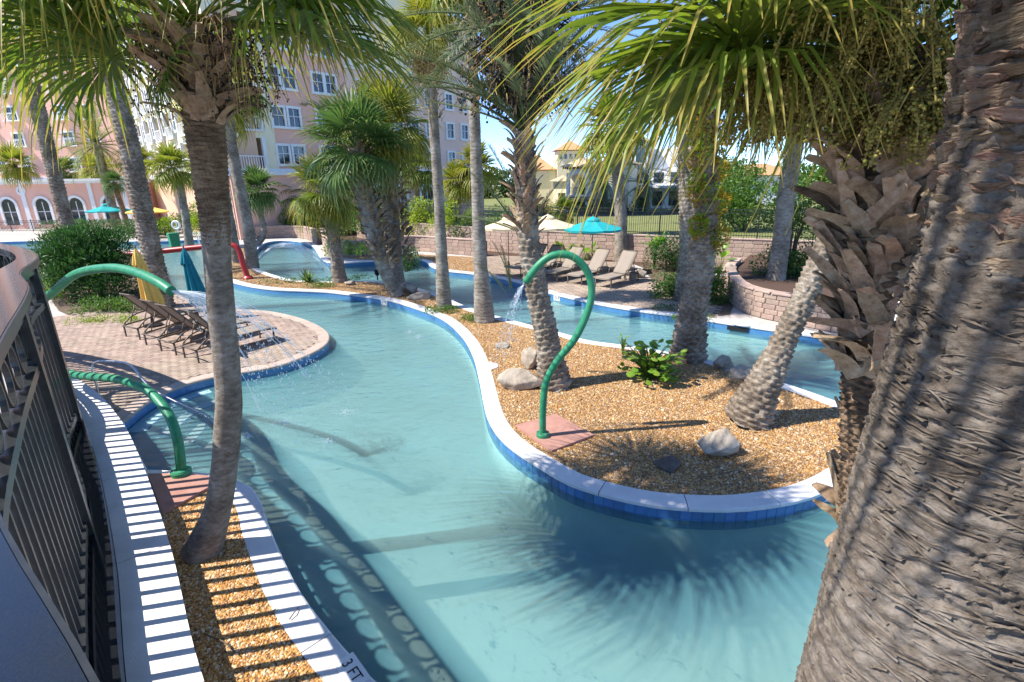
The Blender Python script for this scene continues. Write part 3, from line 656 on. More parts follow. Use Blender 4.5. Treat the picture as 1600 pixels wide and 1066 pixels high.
def crown(parent, hub, meshes, n, e0=80, e1=-45, seed=0, skip=None, joined=None, mat=None, tiltjit=10, scale=1.0):
    """fronds sharing a few meshes, young ones up, old ones hanging; `joined` names one crown mesh for far palms"""
    rg = random.Random(seed); ms = []
    for i in range(n):
        f = (i+.5)/n; el = e0+(e1-e0)*f**.85+rg.uniform(-tiltjit, tiltjit); az = i*2.39996+rg.uniform(-.25, .25)
        if skip and skip(az % (2*PI), el): continue
        me = meshes[min(len(meshes)-1, int(f*len(meshes)*.999))]
        m = Matrix.Translation(Vector(hub)+Vector((0, 0, -.25*f*scale))) @ Matrix.Rotation(az, 4, 'Z') @ Matrix.Rotation(-R(el), 4, 'Y') @ Matrix.Rotation(rg.uniform(-.35, .35), 4, 'X') @ Matrix.Scale(rg.uniform(.85, 1.1)*scale, 4)
        ms.append((me, m))
    if not joined:
        for me, m in ms: link('frond', me, parent, M=m)
        return
    V, F, U, o = [], [], [], 0; F3 = []
    for me, m in ms:
        nv = len(me.vertices); co = np.empty(nv*3, dtype=np.float32); me.vertices.foreach_get('co', co); co = co.reshape(-1, 3)
        A = np.array(m); V.append(co @ A[:3, :3].T+A[:3, 3])
        li = np.empty(len(me.loops), dtype=np.int32); me.loops.foreach_get('vertex_index', li)
        u = np.empty(len(me.loops)*2, dtype=np.float32); me.uv_layers[0].data.foreach_get('uv', u); uvv = np.zeros((nv, 2), dtype=np.float32); uvv[li] = u.reshape(-1, 2); U.append(uvv)
        lt = np.empty(len(me.polygons), dtype=np.int32); me.polygons.foreach_get('loop_total', lt); ls = np.empty(len(me.polygons), dtype=np.int32); me.polygons.foreach_get('loop_start', ls)
        for k, dst in ((4, F), (3, F3)):
            q = ls[lt == k]
            if len(q): dst.append(li[q[:, None]+np.arange(k)]+o)
        o += nv
    V = np.concatenate(V); U = np.concatenate(U)
    T = [np.concatenate([f[:, [0, 1, 2]], f[:, [0, 2, 3]]]) for f in F]+F3
    link(joined, np_mesh(joined, V, np.concatenate(T), mat or ms[0][0].materials[0], uv=U), parent)
def trunk_mesh(path, radii, kind, seed, ns=24, dz=.05, amp=.06, k=7, rowh=.13):
    P = catmull([Vector(p) for p in path], dz); n = len(P); rg = random.Random(seed); mb = MB()
    s = 0; off = rg.uniform(0, 50)
    for i, p in enumerate(P):
        t = i/(n-1); f = t*(len(radii)-1); a0 = int(min(f, len(radii)-2)); r = radii[a0]+(radii[a0+1]-radii[a0])*(f-a0)
        if i: s += (P[i]-P[i-1]).length
        tg = (P[min(i+1, n-1)]-P[max(i-1, 0)]).normalized(); x = Vector((1, 0, 0)); x = (x-tg*x.dot(tg)).normalized(); y = tg.cross(x)
        for j in range(ns):
            a = 2*PI*j/ns; nn = noise.noise(Vector((math.cos(a)*1.5, math.sin(a)*1.5, s*3+off)))
            if kind == 'ring': h = .4*((s/rowh+.3*noise.noise(Vector((math.cos(a), math.sin(a), s*2+off)))) % 1)+.6*nn
            elif kind == 'lump':
                ph = s/rowh+.35*noise.noise(Vector((math.cos(a)*1.1+off, math.sin(a)*1.1, s*1.7))); row = math.floor(ph); fr = ph-row; q = k*a/(2*PI)+.5*(row % 2)+.25*math.sin(row*5.1)+.22*noise.noise(Vector((math.cos(a)*1.3, math.sin(a)*1.3, s*2.3+off))); c = abs((q % 1)-.5)*2
                h = (1-c**2.2)*(fr**.7)*1.5-.5+.5*noise.noise(Vector((row*3.3+off, math.floor(q)*1.7, 0)))+.35*noise.noise(Vector((math.cos(a)*6, math.sin(a)*6, s*9+off)))
            else: h = nn
            rr = r*(1+amp*h)
            q = p+x*math.cos(a)*rr+y*math.sin(a)*rr; mb.v.append(tuple(q))
    for i in range(n-1):
        for j in range(ns): a = i*ns+j; b = i*ns+(j+1) % ns; mb.f.append((a, b, b+ns, a+ns))
    mb.f.append(tuple((n-1)*ns+j for j in range(ns))); return mb
def px_path(pts, Y): return [at(x, y, Y) for x, y in pts]
def palm(label, pts, radii, kind, mat, zb=0.0, Y=None, name='palm_tree', smooth=True, **k):
    b = gp(*pts[0], zb); Y = Y or b.y; P = px_path(pts, Y); P[0] = b
    t = thing(name, label, 'palm tree', b, group='palms around the pool')
    mb = trunk_mesh([p-b for p in P], radii, kind, len(label), **k); mb.build('trunk', mat, t, smooth=smooth)
    return t, P[-1]-b
def lattice_boots(parent, path, r, n, mesh_list, seed, joined=None, up=.0, az0=0, tilt=(.25, .6), sc_=1.0):
    rg = random.Random(seed); P = [Vector(p) for p in path]; L = sum((b-a).length for a, b in zip(P, P[1:])); mats = []
    for i in range(n):
        s = L*(i+.5)/n; q = P[0]
        for a, b in zip(P, P[1:]):
            l = (b-a).length
            if s <= l: q = a.lerp(b, s/l); break
            s -= l
        else: q = P[-1]
        az = az0+i*2.39996+rg.uniform(-.2, .2); rr = r*rg.uniform(.92, 1.02)
        mats.append((mesh_list[i % len(mesh_list)], Matrix.Translation(q+Vector((math.cos(az)*rr, math.sin(az)*rr, 0))) @ Matrix.Rotation(az, 4, 'Z') @ Matrix.Rotation(rg.uniform(*tilt), 4, 'Y') @ Matrix.Rotation(rg.uniform(-.75, .75), 4, 'X') @ Matrix.Scale(rg.uniform(.75, 1.25)*sc_, 4)))
    if not joined:
        for me, m in mats: link('boot', me, parent, M=m)
        return
    mb = MB()
    for me, m in mats: mb.add([m @ v.co for v in me.vertices], [tuple(p.vertices) for p in me.polygons])
    mb.build(joined, M['boot'], parent)
BOOT = [boot_mesh('boot', M['boot'], i, L=random.uniform(.26, .40), bend=random.uniform(.2, 1.0), w0=random.uniform(.06, .10), w1=random.uniform(.025, .05)) for i in range(7)]
BOOTB = [boot_mesh('boot', M['boot'], 20+i, L=random.uniform(.24, .42), w0=random.uniform(.07, .11), w1=random.uniform(.03, .06), bend=random.uniform(.3, 1.3)) for i in range(7)]
def fruit_bunch(parent, top, seed, n_str, L, spread, fr, mat, smat, per=16, nm='fruit_bunch', sag=1.0):
    """hanging strings of small round fruit"""
    rg = random.Random(seed); st = MB(); fv = MB()
    ico = [(0, 0, 1), (.89, 0, .45), (.28, .85, .45), (-.72, .53, .45), (-.72, -.53, .45), (.28, -.85, .45), (.72, .53, -.45), (-.28, .85, -.45), (-.89, 0, -.45), (-.28, -.85, -.45), (.72, -.53, -.45), (0, 0, -1)]
    icf = [(0, 1, 2), (0, 2, 3), (0, 3, 4), (0, 4, 5), (0, 5, 1), (1, 6, 2), (2, 7, 3), (3, 8, 4), (4, 9, 5), (5, 10, 1), (2, 6, 7), (3, 7, 8), (4, 8, 9), (5, 9, 10), (1, 10, 6), (6, 11, 7), (7, 11, 8), (8, 11, 9), (9, 11, 10), (10, 11, 6)]
    top = Vector(top)
    for i in range(n_str):
        az = rg.uniform(0, 2*PI); out = rg.uniform(.1, 1)*spread; l = L*rg.uniform(.6, 1.1)
        pts = [top+Vector((math.cos(az)*out*s**.7, math.sin(az)*out*s**.7, .15*l*s-sag*l*s*s))+Vector((rg.uniform(-.03, .03),)*3) for s in (0, .3, .6, .85, 1)]
        st.tube(pts, .004 if fr < .02 else .011, 3, caps=False)
        for j in range(per):
            s = .35+.65*rg.random(); q = int(min(3, s*4)); p = pts[q].lerp(pts[q+1], s*4-q)+Vector((rg.uniform(-1, 1), rg.uniform(-1, 1), rg.uniform(-1, 1)))*fr*2.6
            r = fr*rg.uniform(.7, 1.15); fv.add([(p.x+x*r, p.y+y*r, p.z+z*r) for x, y, z in ico], icf)
    o = st.build(nm, smat, parent); f = fv.build('fruit', mat, o, smooth=True); f['kind'] = 'stuff'
    return o
# --- 1 slim cabbage palm by the low ledge
t, hub = palm('slim cabbage palm on the amber pebble bed beside the low ledge', [(316, 862), (343, 782), (357, 650), (353, 560), (345, 480), (336, 350), (326, 240), (316, 160), (308, 50)], [.24, .155, .15, .14, .135, .135, .14, .15, .15], 'noise', M['barkring'], amp=.07, dz=.02, ns=40)
Yp = t.location.y; PB = lambda *q: [p-t.location for p in px_path(q, Yp)]
trunk_mesh(PB((338, 385), (337, 360), (331, 300), (325, 240), (318, 180), (314, 130)), [.130, .142, .155, .17, .18, .17], 'lump', 5, ns=56, dz=.01, amp=.075, k=25, rowh=.045).build('fibre_sheath', M['barkfib'], t)
lattice_boots(t, PB((320, 195), (314, 130), (309, 65)), .17, 56, BOOT, 3, tilt=(.15, .7))
def skip1(az, el): return False
NL = fans('near', M['palmgreen'], 1.35, 1.0, nseg=46)
crown(t, hub+Vector((0, 0, .2)), NL[:3], 24, 80, 14, 4, skip=lambda az, el: abs(az-5.34) < .75 and el < 40)
for (az, el, v, s) in ((3.45, -14, 1, 1.0), (4.05, 0, 2, 1.0), (6.15, -10, 1, 1.05), (.45, -6, 1, 1.0), (3.95, -58, 1, .5), (2.9, -4, 2, 1.1), (3.75, 10, 2, 1.05), (5.95, 8, 2, 1.0), (3.25, -26, 1, .85)):
    link('frond', NL[v], t, M=Matrix.Translation(hub+Vector((0, 0, .1))) @ Matrix.Rotation(az, 4, 'Z') @ Matrix.Rotation(-R(el), 4, 'Y') @ Matrix.Scale(s, 4))
for k, (dx, dy) in enumerate(((.25, -.15), (-.3, -.1), (.35, .2), (-.1, .3))): fruit_bunch(t, hub+Vector((dx, dy, .1)), 40+k, 26, 1.0, .45, .010, M['fruitdark'], M['stalk'])
# --- 2, 3 stout date palms at the left
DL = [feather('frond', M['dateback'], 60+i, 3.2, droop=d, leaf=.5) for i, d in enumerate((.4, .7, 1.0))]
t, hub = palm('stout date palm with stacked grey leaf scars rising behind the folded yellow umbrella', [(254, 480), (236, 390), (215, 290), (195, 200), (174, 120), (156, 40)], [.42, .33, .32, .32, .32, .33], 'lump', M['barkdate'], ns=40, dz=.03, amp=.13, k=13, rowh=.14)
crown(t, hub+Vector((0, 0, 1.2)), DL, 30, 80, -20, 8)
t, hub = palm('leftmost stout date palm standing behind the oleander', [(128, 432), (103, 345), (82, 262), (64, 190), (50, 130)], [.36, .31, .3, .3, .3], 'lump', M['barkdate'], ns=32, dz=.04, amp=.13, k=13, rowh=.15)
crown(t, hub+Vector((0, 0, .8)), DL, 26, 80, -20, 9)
# --- far small palms in front of the hotel
def far_palm(label, hubpx, basepx, r, mat, leafR, n, fan=True, key='far', lm='palmyellow', e1=-45, Y=None, zb=0.0, mid=None):
    pts = [basepx]+(mid or [])+[hubpx]
    t, hub = palm(label, pts, [r*1.25]+[r]*(len(pts)-1), 'lump', mat, zb=zb, Y=Y, ns=16, dz=.12, amp=.12, k=7, rowh=.25)
    ml = fans(key+lm, M[lm], 1.0, .8, nseg=20) if fan else feathers(key+lm, M[lm], 2.4, n=30)
    crown(t, hub, ml, n, 80, e1, int(hubpx[0]), joined='crown', scale=leafR); return t, hub
far_palm('bright small palm left of the teal terrace umbrella', (152, 266), (171, 352), .22, M['barkfib'], 1.35, 34)
far_palm('small dark trunked palm leaning beside the teal terrace umbrella', (178, 285), (204, 366), .2, M['barkfib'], .75, 26, lm='palmdark')
far_palm('pale palm with slim trunk between the stout date palm and the slim cabbage palm', (268, 262), (297, 388), .25, M['barkgrey'], 1.1, 34, mid=[(283, 300)])
far_palm('little palm against the hotel arches behind the stout date palm', (230, 278), (244, 350), .25, M['barkfib'], .95, 30, lm='palmdark')
far_palm('lone little palm at the far left in front of the hotel balconies', (22, 258), (46, 335), .22, M['barkfib'], 1.3, 30, Y=55)
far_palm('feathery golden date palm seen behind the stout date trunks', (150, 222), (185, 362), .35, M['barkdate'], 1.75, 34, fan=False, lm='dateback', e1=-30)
far_palm('slim grey palm by the red pipe, left of its twin', (336, 150), (371, 410), .24, M['barkgrey'], 1.5, 30, mid=[(352, 300)], lm='palmyellow')
far_palm('slim grey palm right behind the red pipe, right of its twin', (353, 120), (395, 419), .27, M['barkgrey'], 1.5, 30, mid=[(385, 340), (362, 230)], lm='palmgreen')
far_palm('small palm with crooked curved trunk at the tip of the far channel', (402, 296), (396, 384), .2, M['barkgrey'], 1.1, 40, lm='palmdark', mid=[(409, 374), (412, 356), (407, 332)])
# --- palms on the island, left to right
t, hub = palm('golden green cabbage palm beside the spiky agave', [(531, 441), (524, 390), (516, 340), (508, 302)], [.36, .27, .3, .28], 'lump', M['barkgrey'], ns=24, dz=.05, amp=.08, k=7, rowh=.2)
lattice_boots(t, [hub+Vector((.1, 0, -2.2)), hub], .27, 60, BOOT, 5, joined='boots', sc_=1.0)
crown(t, hub+Vector((0, 0, .1)), fans('midy', M['palmyellow'], 1.15, .85, nseg=28), 32, 80, -48, 12, tiltjit=16)
t, hub = palm('curved cabbage palm with criss cross boots in the middle of the island', [(622, 463), (600, 420), (588, 380), (574, 320), (560, 262), (556, 232)], [.28, .25, .33, .36, .36, .3], 'lump', M['barkgrey'], ns=24, dz=.05, amp=.08, k=7, rowh=.2)
lattice_boots(t, [hub+Vector((.8, 0, -4.4)), hub+Vector((.35, 0, -2.4)), hub], .34, 170, BOOTB, 6, joined='boots', tilt=(.05, .35), sc_=1.05)
crown(t, hub+Vector((0, 0, .1)), fans('midd', M['palmdark'], 1.35, 1.0, nseg=30)[:3], 36, 84, -38, 13, tiltjit=16)
t, hub = palm('upright cabbage palm with criss cross boots behind the curved one', [(621, 449), (615, 390), (610, 320), (606, 260), (604, 205)], [.36, .33, .35, .36, .3], 'lump', M['barkgrey'], ns=24, dz=.05, amp=.08, k=7, rowh=.2)
lattice_boots(t, [hub+Vector((.2, 0, -5.4)), hub], .34, 170, BOOTB, 7, joined='boots', tilt=(.05, .35), sc_=1.05)
crown(t, hub+Vector((0, 0, .1)), fans('midy', M['palmyellow'], 1.15, .85), 34, 82, -35, 14, scale=1.2, tiltjit=16)
t, hub = palm('tall slim fan palm with a skirt of dry leaves on the island', [(694, 482), (690, 400), (685, 300), (678, 200), (672, 110), (668, 62)], [.30, .21, .18, .165, .165, .16], 'ring', M['barkgrey'], ns=28, dz=.025, amp=.10, rowh=.10)
crown(t, hub+Vector((0, 0, .15)), fans('tall', M['palmyellow'], .9, .7, nseg=30), 26, 85, -15, 15)
crown(t, hub+Vector((0, 0, -.1)), fans('talldry', M['dry'], .7, .5, nseg=22), 26, -55, -88, 16)
lattice_boots(t, [hub+Vector((.1, 0, -2.4)), hub], .2, 70, BOOT, 8, joined='boots', sc_=.7)
t, hub = palm('smooth grey palm trunk left of the fruiting date palm', [(757, 502), (750, 400), (746, 300), (742, 200), (738, 100), (735, 10)], [.36, .22, .19, .17, .16, .16], 'ring', M['barkgrey'], ns=28, dz=.025, amp=.10, rowh=.10)
crown(t, hub+Vector((0, 0, 1.0)), fans('midy', M['palmyellow'], 1.15, .85), 34, 80, -35, 17)
# --- fruiting date palm
t, hub = palm('fruiting date palm with brown stalks behind the tall green spray pipe', [(866, 602), (855, 530), (838, 450), (827, 380), (822, 300), (820, 255), (819, 205)], [.40, .26, .235, .225, .215, .20, .18], 'lump', M['barkdate'], ns=48, dz=.02, amp=.16, k=9, rowh=.13)
lattice_boots(t, [hub+Vector((.03, 0, -2.1)), hub], .19, 70, BOOT, 18, tilt=(-.05, .35))
DF = [feather('frond', M['dateleaf'], 80+i, 2.5, droop=d, leaf=.38, n=52) for i, d in enumerate((.15, .3, .45, .7))]
crown(t, hub+Vector((0, 0, .3)), DF, 56, 88, 46, 19)
crown(t, hub+Vector((0, 0, 1.9)), DF, 26, 60, 0, 27)
for (az, el, s) in ((3.2, 30, 1.0), (3.6, 38, 1.0), (.1, 35, .9), (2.8, 24, .9), (.5, 42, 1.0)): link('frond', DF[1], t, M=Matrix.Translation(hub) @ Matrix.Rotation(az, 4, 'Z') @ Matrix.Rotation(-R(el), 4, 'Y') @ Matrix.Scale(s, 4))
for k in range(13):
    az = k*2.4+.3; rr = .25+.12*(k % 3); fruit_bunch(t, hub+Vector((rr*math.cos(az)-.12, rr*math.sin(az), .75+.16*k)), 60+k, 46, 1.15, .95, .028, M['fruitdark'], M['stalk'], per=5, sag=.62)
for (x, y, az, el, s) in ((800, 345, 3.4, 55, .55), (812, 330, 2.7, 70, .6), (835, 350, .4, 60, .45), (806, 360, 3.0, 20, .55), (800, 450, 3.1, 75, .45), (797, 455, 2.5, 85, .4), (790, 460, 3.7, 55, .4)):
    p = at(x, y, 10.9)-t.location
    link('frond', DF[1], t, M=Matrix.Translation(p) @ Matrix.Rotation(az, 4, 'Z') @ Matrix.Rotation(-R(el), 4, 'Y') @ Matrix.Scale(s, 4))
# --- others to the right
far_palm('slim grey palm behind the teal open umbrella', (957, 198), (971, 409), .3, M['barkgrey'], 1.25, 36, lm='palmyellow', mid=[(968, 300)])
t, hub = palm('rough date palm wrapped in yellow vines behind the broad leaved shrub', [(1074, 560), (1082, 490), (1094, 420), (1101, 330), (1099, 240), (1096, 150)], [.46, .33, .31, .30, .30, .28], 'lump', M['barkdate'], ns=48, dz=.02, amp=.16, k=9, rowh=.14)
crown(t, hub+Vector((0, 0, .6)), DF, 26, 85, 5, 21, skip=lambda az, el: 3.6 < az < 5.6)
vine_host = (t, hub)
t, hub = palm('rough palm standing just behind the vine wrapped one', [(1066, 470), (1074, 400), (1074, 330), (1072, 250), (1070, 180)], [.34, .29, .28, .27, .27], 'lump', M['barkdate'], ns=32, dz=.03, amp=.14, k=9, rowh=.14)
crown(t, hub+Vector((0, 0, .8)), fans('midy', M['palmyellow'], 1.15, .85), 26, 80, -20, 22)
t, hub = palm('rough palm trunk leaning to the right over the gravel', [(1166, 658), (1180, 628), (1204, 578), (1238, 505), (1264, 450), (1290, 390), (1325, 300), (1360, 200)], [.42, .30, .215, .20, .195, .19, .19, .19], 'lump', M['barkdate'], ns=56, dz=.016, amp=.17, k=9, rowh=.105)
crown(t, hub+Vector((0, 0, .9)), DF, 24, 85, 20, 23)
t, hub = palm('grey palm in the mulch of the curved planter', [(1212, 436), (1220, 380), (1228, 310), (1238, 250), (1248, 190)], [.34, .30, .30, .29, .28], 'lump', M['barkgrey'], zb=.72, ns=24, dz=.05, amp=.06, k=9, rowh=.2)
crown(t, hub+Vector((0, 0, .4)), fans('midd', M['palmdark'], 1.35, 1.0), 26, 80, -20, 24)
# --- near palm with large dry boots
bx, by = 2.5, 3.0
t = thing('palm_tree', 'cabbage palm covered in large dry leaf boots beside the near trunk', 'palm tree', (bx, by, 0), group='palms around the pool')
trunk_mesh([(0, 0, -.01), (.02, 0, 1.2), (.03, .02, 2.05)], [.21, .185, .18], 'ring', 31, ns=48, dz=.012, amp=.04, rowh=.04).build('trunk', M['barkring'], t, smooth=True)
trunk_mesh([(.03, .02, 2.0), (-.12, .03, 3.2), (-.36, .05, 4.6), (-.45, .06, 5.1)], [.19, .22, .25, .2], 'lump', 32, ns=56, dz=.012, amp=.14, k=21, rowh=.05).build('fibre_sheath', M['barkfib'], t)
big = [boot_mesh('boot', M['boot'], 50+i, L=random.uniform(.20, .36), w0=random.uniform(.06, .08), w1=random.uniform(.025, .042), bend=random.uniform(.0, .9), th=.02) for i in range(9)]
lattice_boots(t, [(-.13, .03, 3.25), (-.38, .05, 4.75)], .225, 210, big, 33, tilt=(.05, .6))
lattice_boots(t, [(.03, .03, 2.05), (.04, .03, 2.25)], .19, 16, big, 34, tilt=(.2, 1.0))
lattice_boots(t, [(0, .03, 2.4), (-.12, .03, 3.2)], .2, 16, big, 37, tilt=(.02, .4), sc_=.7)
NR = fans('nearR', M['palmgreen'], 1.3, .8, nseg=50)
h = Vector((-.45, .06, 5.1))
caz = math.atan2(-by, -bx) % (2*PI)
def skipR(az, el): return abs((az-caz+PI) % (2*PI)-PI) < 1.0
crown(t, h, NR, 30, 78, 8, 35, skip=skipR)
for (az, el, v, s) in ((2.9, 14, 1, 1.1), (2.62, 28, 1, 1.1), (3.15, 32, 1, 1.0), (2.35, 8, 2, 1.05), (2.75, -6, 2, .95), (3.05, 2, 1, 1.0)):
    link('frond', NR[v], t, M=Matrix.Translation(h) @ Matrix.Rotation(az, 4, 'Z') @ Matrix.Rotation(-R(el), 4, 'Y') @ Matrix.Scale(s, 4))
for k, (dx, dy, dz, L) in enumerate(((-.35, -.15, -.05, .75), (-.2, -.3, .1, .8), (-.5, .05, 0, .8), (-.1, -.35, -.25, .6), (-.55, .3, 0, .85), (.1, -.3, -.1, .7), (-.4, -.3, .35, .8))):
    fruit_bunch(t, h+Vector((dx, dy, dz)), 90+k, 50, L, .38, .0095, M['fruitgold'], M['stalkgold'], per=26, sag=.65)
# --- huge near trunk
tb = thing('palm_tree', 'huge near palm trunk filling the right edge', 'palm tree', (.98, .94, 0), group='palms around the pool')
trunk_mesh([(0, 0, -.01), (0, 0, 1.5), (0, .0, 2.6)], [.30, .28, .258], 'ring', 41, ns=60, dz=.03, amp=.03, rowh=.05).build('lower_trunk', M['barkbig'], tb, smooth=True)
def near_bark(z0, z1, ns, dz):
    mb = MB(); nz = int((z1-z0)/dz)
    for i in range(nz+1):
        z = z0+i*dz; f = (z-2.5)/1.85; r0 = .258-.033*f; ox = .06*max(0, f)
        for j in range(ns):
            a = 2*PI*j/ns; c, s_ = math.cos(a), math.sin(a); w1 = noise.noise(Vector((c*2, s_*2, z*4)))
            zz = z+.022*w1+.01*noise.noise(Vector((c*5, s_*5, z*9)))
            ring_ = (zz/.055) % 1; rn = math.floor(zz/.055)
            h = .35*ring_**2+.5*(.5-abs(noise.noise(Vector((c*3.2, s_*3.2, zz*34)))))+.45*(.5-abs(noise.noise(Vector((c*9, s_*9, zz*70)))))+.35*noise.noise(Vector((c*1.6, s_*1.6, z*5+7)))
            ck = abs(noise.noise(Vector((c*7.5+rn*3.1, s_*7.5, rn*5.7+zz*4)))); h -= .75*max(0, 1-ck/.05)*(.4+.6*noise.noise(Vector((c*2+3, s_*2, z*3)))) if ck < .05 else 0
            r = r0+.028*h; mb.v.append((ox+c*r, s_*r, z))
    for i in range(nz):
        for j in range(ns): a = i*ns+j; b = i*ns+(j+1) % ns; mb.f.append((a, b, b+ns, a+ns))
    return mb
near_bark(2.55, 4.62, 300, .006).build('trunk', M['barkbig'], tb, smooth=True)
trunk_mesh([(.06, 0, 4.3), (.08, 0, 5.0), (.12, 0, 6.6)], [.215, .225, .2], 'lump', 42, ns=120, dz=.008, amp=.10, k=31, rowh=.035).build('fibre_sheath', M['barkfib'], tb)
FL = []
for i in range(14):
    rg = random.Random(300+i); mb = MB(); Lf, wf = rg.uniform(.09, .24), rg.uniform(.004, .013); n = 9; lf = rg.uniform(.006, .03); sl_ = rg.uniform(-.05, .05)
    for q in range(n+1):
        s = q/n-.5; a = s*Lf/.225; wv = wf*(1-abs(2*s)**4)*rg.uniform(.6, 1.3)+.0015; lift = lf*(.3+(q/n))*rg.uniform(.7, 1.2); z = rg.uniform(-.003, .003)+s*sl_+.02*s*s
        rr = .218
        for dr, dzz in ((lift*.3, -wv), (lift, wv), (lift-.004, wv+.002), (-.01, -wv+.003)): mb.v.append(((rr+dr)*math.cos(a), (rr+dr)*math.sin(a), z+dzz))
    for q in range(n):
        for k in range(4): a = q*4+k; b = q*4+(k+1) % 4; mb.f.append((a, a+4, b+4, b))
    mb.f.append((0, 1, 2, 3)); mb.f.append(tuple(n*4+k for k in range(4))[::-1]); FL.append(mb.mesh('bark_flake', M['flake']))
rg = random.Random(77); rest = MB()
for i in range(1500):
    z = 4.2+1.16*rg.random()**.6; az = caz+rg.uniform(-1.9, 1.9)
    m = Matrix.Translation((.065, 0, z)) @ Matrix.Rotation(az, 4, 'Z') @ Matrix.Rotation(rg.uniform(-.16, .16), 4, 'X') @ Matrix.Scale(rg.uniform(.98, 1.09), 4); me = FL[i % 14]
    if i < 290: link('bark_flake', me, tb, M=m)
    else: rest.add([m @ v.co for v in me.vertices], [tuple(p.vertices) for p in me.polygons])
tag(rest.build('bark_flakes_between', M['flake'], tb), kind='stuff')
sc2 = MB()
for i in range(1100):
    z = 2.75+1.6*rg.random(); az = caz+rg.uniform(-1.9, 1.9); f = (z-2.5)/1.85; r_ = .258-.033*f; Lf, wf, lf = rg.uniform(.03, .16), rg.uniform(.002, .007), rg.uniform(.001, .007); n = 6; o = len(sc2.v); tl = rg.uniform(-.03, .03)
    for q in range(n+1):
        u_ = q/n-.5; a = az+u_*Lf/r_; wv = wf*(1-abs(2*u_)**4)*rg.uniform(.6, 1.3)+.001; zc = z+u_*tl+rg.uniform(-.002, .002); ox = .06*max(0, f)
        for dr, dz_ in ((.006, -wv), (.010+lf, wv), (.006+lf, wv+.002), (-.01, -wv+.001)): sc2.v.append((ox+(r_+dr)*math.cos(a), (r_+dr)*math.sin(a), zc+dz_))
    for q in range(n):
        for k in range(4): e0 = o+q*4+k; e1 = o+q*4+(k+1) % 4; sc2.f.append((e0, e0+4, e1+4, e1))
tag(sc2.build('leaf_scars', M['barkbig'], tb), kind='stuff')
crown(tb, (0, 0, 7.6), fans('midy', M['palmyellow'], 1.15, .85), 26, 75, -10, 43, scale=1.3)
# ================================================================== SHRUBS, ROCKS AND SMALL PLANTS
def leaf_arr(P, D, U, ll, lw, fold=.25):
    """P base points, D directions, U up vectors, lengths, widths -> folded diamond leaves"""
    S = np.cross(D, U); S /= np.linalg.norm(S, axis=1, keepdims=True)+1e-9; Nn = np.cross(S, D)
    ll = ll[:, None]; lw = lw[:, None]
    b = P; tip = P+D*ll-Nn*ll*.12; l = P+D*ll*.45+S*lw+Nn*lw*fold; r = P+D*ll*.45-S*lw+Nn*lw*fold
    V = np.stack([b, l, tip, r], 1).reshape(-1, 3); n = len(P); k = np.arange(n)[:, None]*4
    F = np.concatenate([k+np.array([[0, 1, 2]]), k+np.array([[0, 2, 3]])]); UV = np.tile(np.array([[.5, 0], [0, .45], [.5, 1], [1, .45]]), (n, 1))
    return V, F, UV
def foliage(name, parent, mat, blobs, dens, ll, lw, seed, up=.35, shell=.55):
    g = np.random.default_rng(seed); Ps, Ds = [], []
    for (cx, cy, cz, rx, ry, rz) in blobs:
        n = max(30, int(dens*(rx*ry+rx*rz+ry*rz)/3*4)); d = g.normal(size=(n, 3)); d /= np.linalg.norm(d, axis=1, keepdims=True)
        lump = 1+.18*np.sin(d[:, 0]*5+seed)*np.cos(d[:, 1]*6+seed*2)+.12*np.sin(d[:, 2]*9+seed)
        r = (shell+(1-shell)*g.random(n)**.5)*lump
        p = d*r[:, None]*np.array([rx, ry, rz])+np.array([cx, cy, cz]); keep = p[:, 2] > .01
        Ps.append(p[keep]); q = d+g.normal(size=(n, 3))*.65+np.array([0, 0, up]); Ds.append((q/np.linalg.norm(q, axis=1, keepdims=True))[keep])
    P = np.concatenate(Ps); D = np.concatenate(Ds); n = len(P); U = g.normal(size=(n, 3))*.5+np.array([0, 0, 1.0])
    V, F, UV = leaf_arr(P, D, U, ll*g.uniform(.6, 1.25, n), lw*g.uniform(.7, 1.2, n))
    return link(name, np_mesh(name, V, F, mat, uv=UV), parent)
def stems(parent, n, h, spread, r, seed, nm='stem'):
    rg = random.Random(seed); mb = MB()
    for i in range(n):
        az = rg.uniform(0, 2*PI); s = rg.uniform(.3, 1)*spread; mb.tube([(rg.uniform(-.1, .1), rg.uniform(-.1, .1), -.02), (math.cos(az)*s*.4, math.sin(az)*s*.4, h*.5), (math.cos(az)*s, math.sin(az)*s, h*rg.uniform(.8, 1))], [r, r*.7, r*.3], 5)
    return mb.build(nm, M['wood'], parent)
def shrub(name, label, px, mat, blobs, dens, ll, lw, zb=0.0, seed=1, nst=8, Y=None, cat='shrub', group=None, up=.35):
    b = gp(*px, zb) if Y is None else Vector((at(px[0], px[1], Y).x, Y, zb))
    t = thing(name, label, cat, b, group=group); foliage('foliage', t, mat, blobs, dens, ll, lw, seed, up)
    hz = max(q[2] for q in blobs); stems(t, nst, hz, max(q[3] for q in blobs)*.7, .025*max(1, hz*.5), seed); return t
def blobset(n, rx, ry, h, r, seed, rz=None):
    rg = random.Random(seed); out = []
    for i in range(n):
        a = rg.uniform(0, 2*PI); q = rg.random()**.5
        z = rg.uniform(.25, 1)*h*(1-.45*q*q); out.append((math.cos(a)*rx*q, math.sin(a)*ry*q, z, r*rg.uniform(.7, 1.2), r*rg.uniform(.7, 1.2), (rz or r)*rg.uniform(.7, 1.2)))
    return out
shrub('oleander', 'big dark oleander bush behind the folded yellow umbrella', (160, 464), M['oleander'], blobset(34, 1.75, 1.3, 2.75, .72, 3), 260, .22, .026, seed=3, nst=18, up=.9)
shrub('low_shrub', 'leafy low shrub bed between the oleander and the lounge chairs', (165, 486), M['shrub'], blobset(14, 1.5, .55, .38, .36, 4, .28), 420, .11, .022, seed=4)
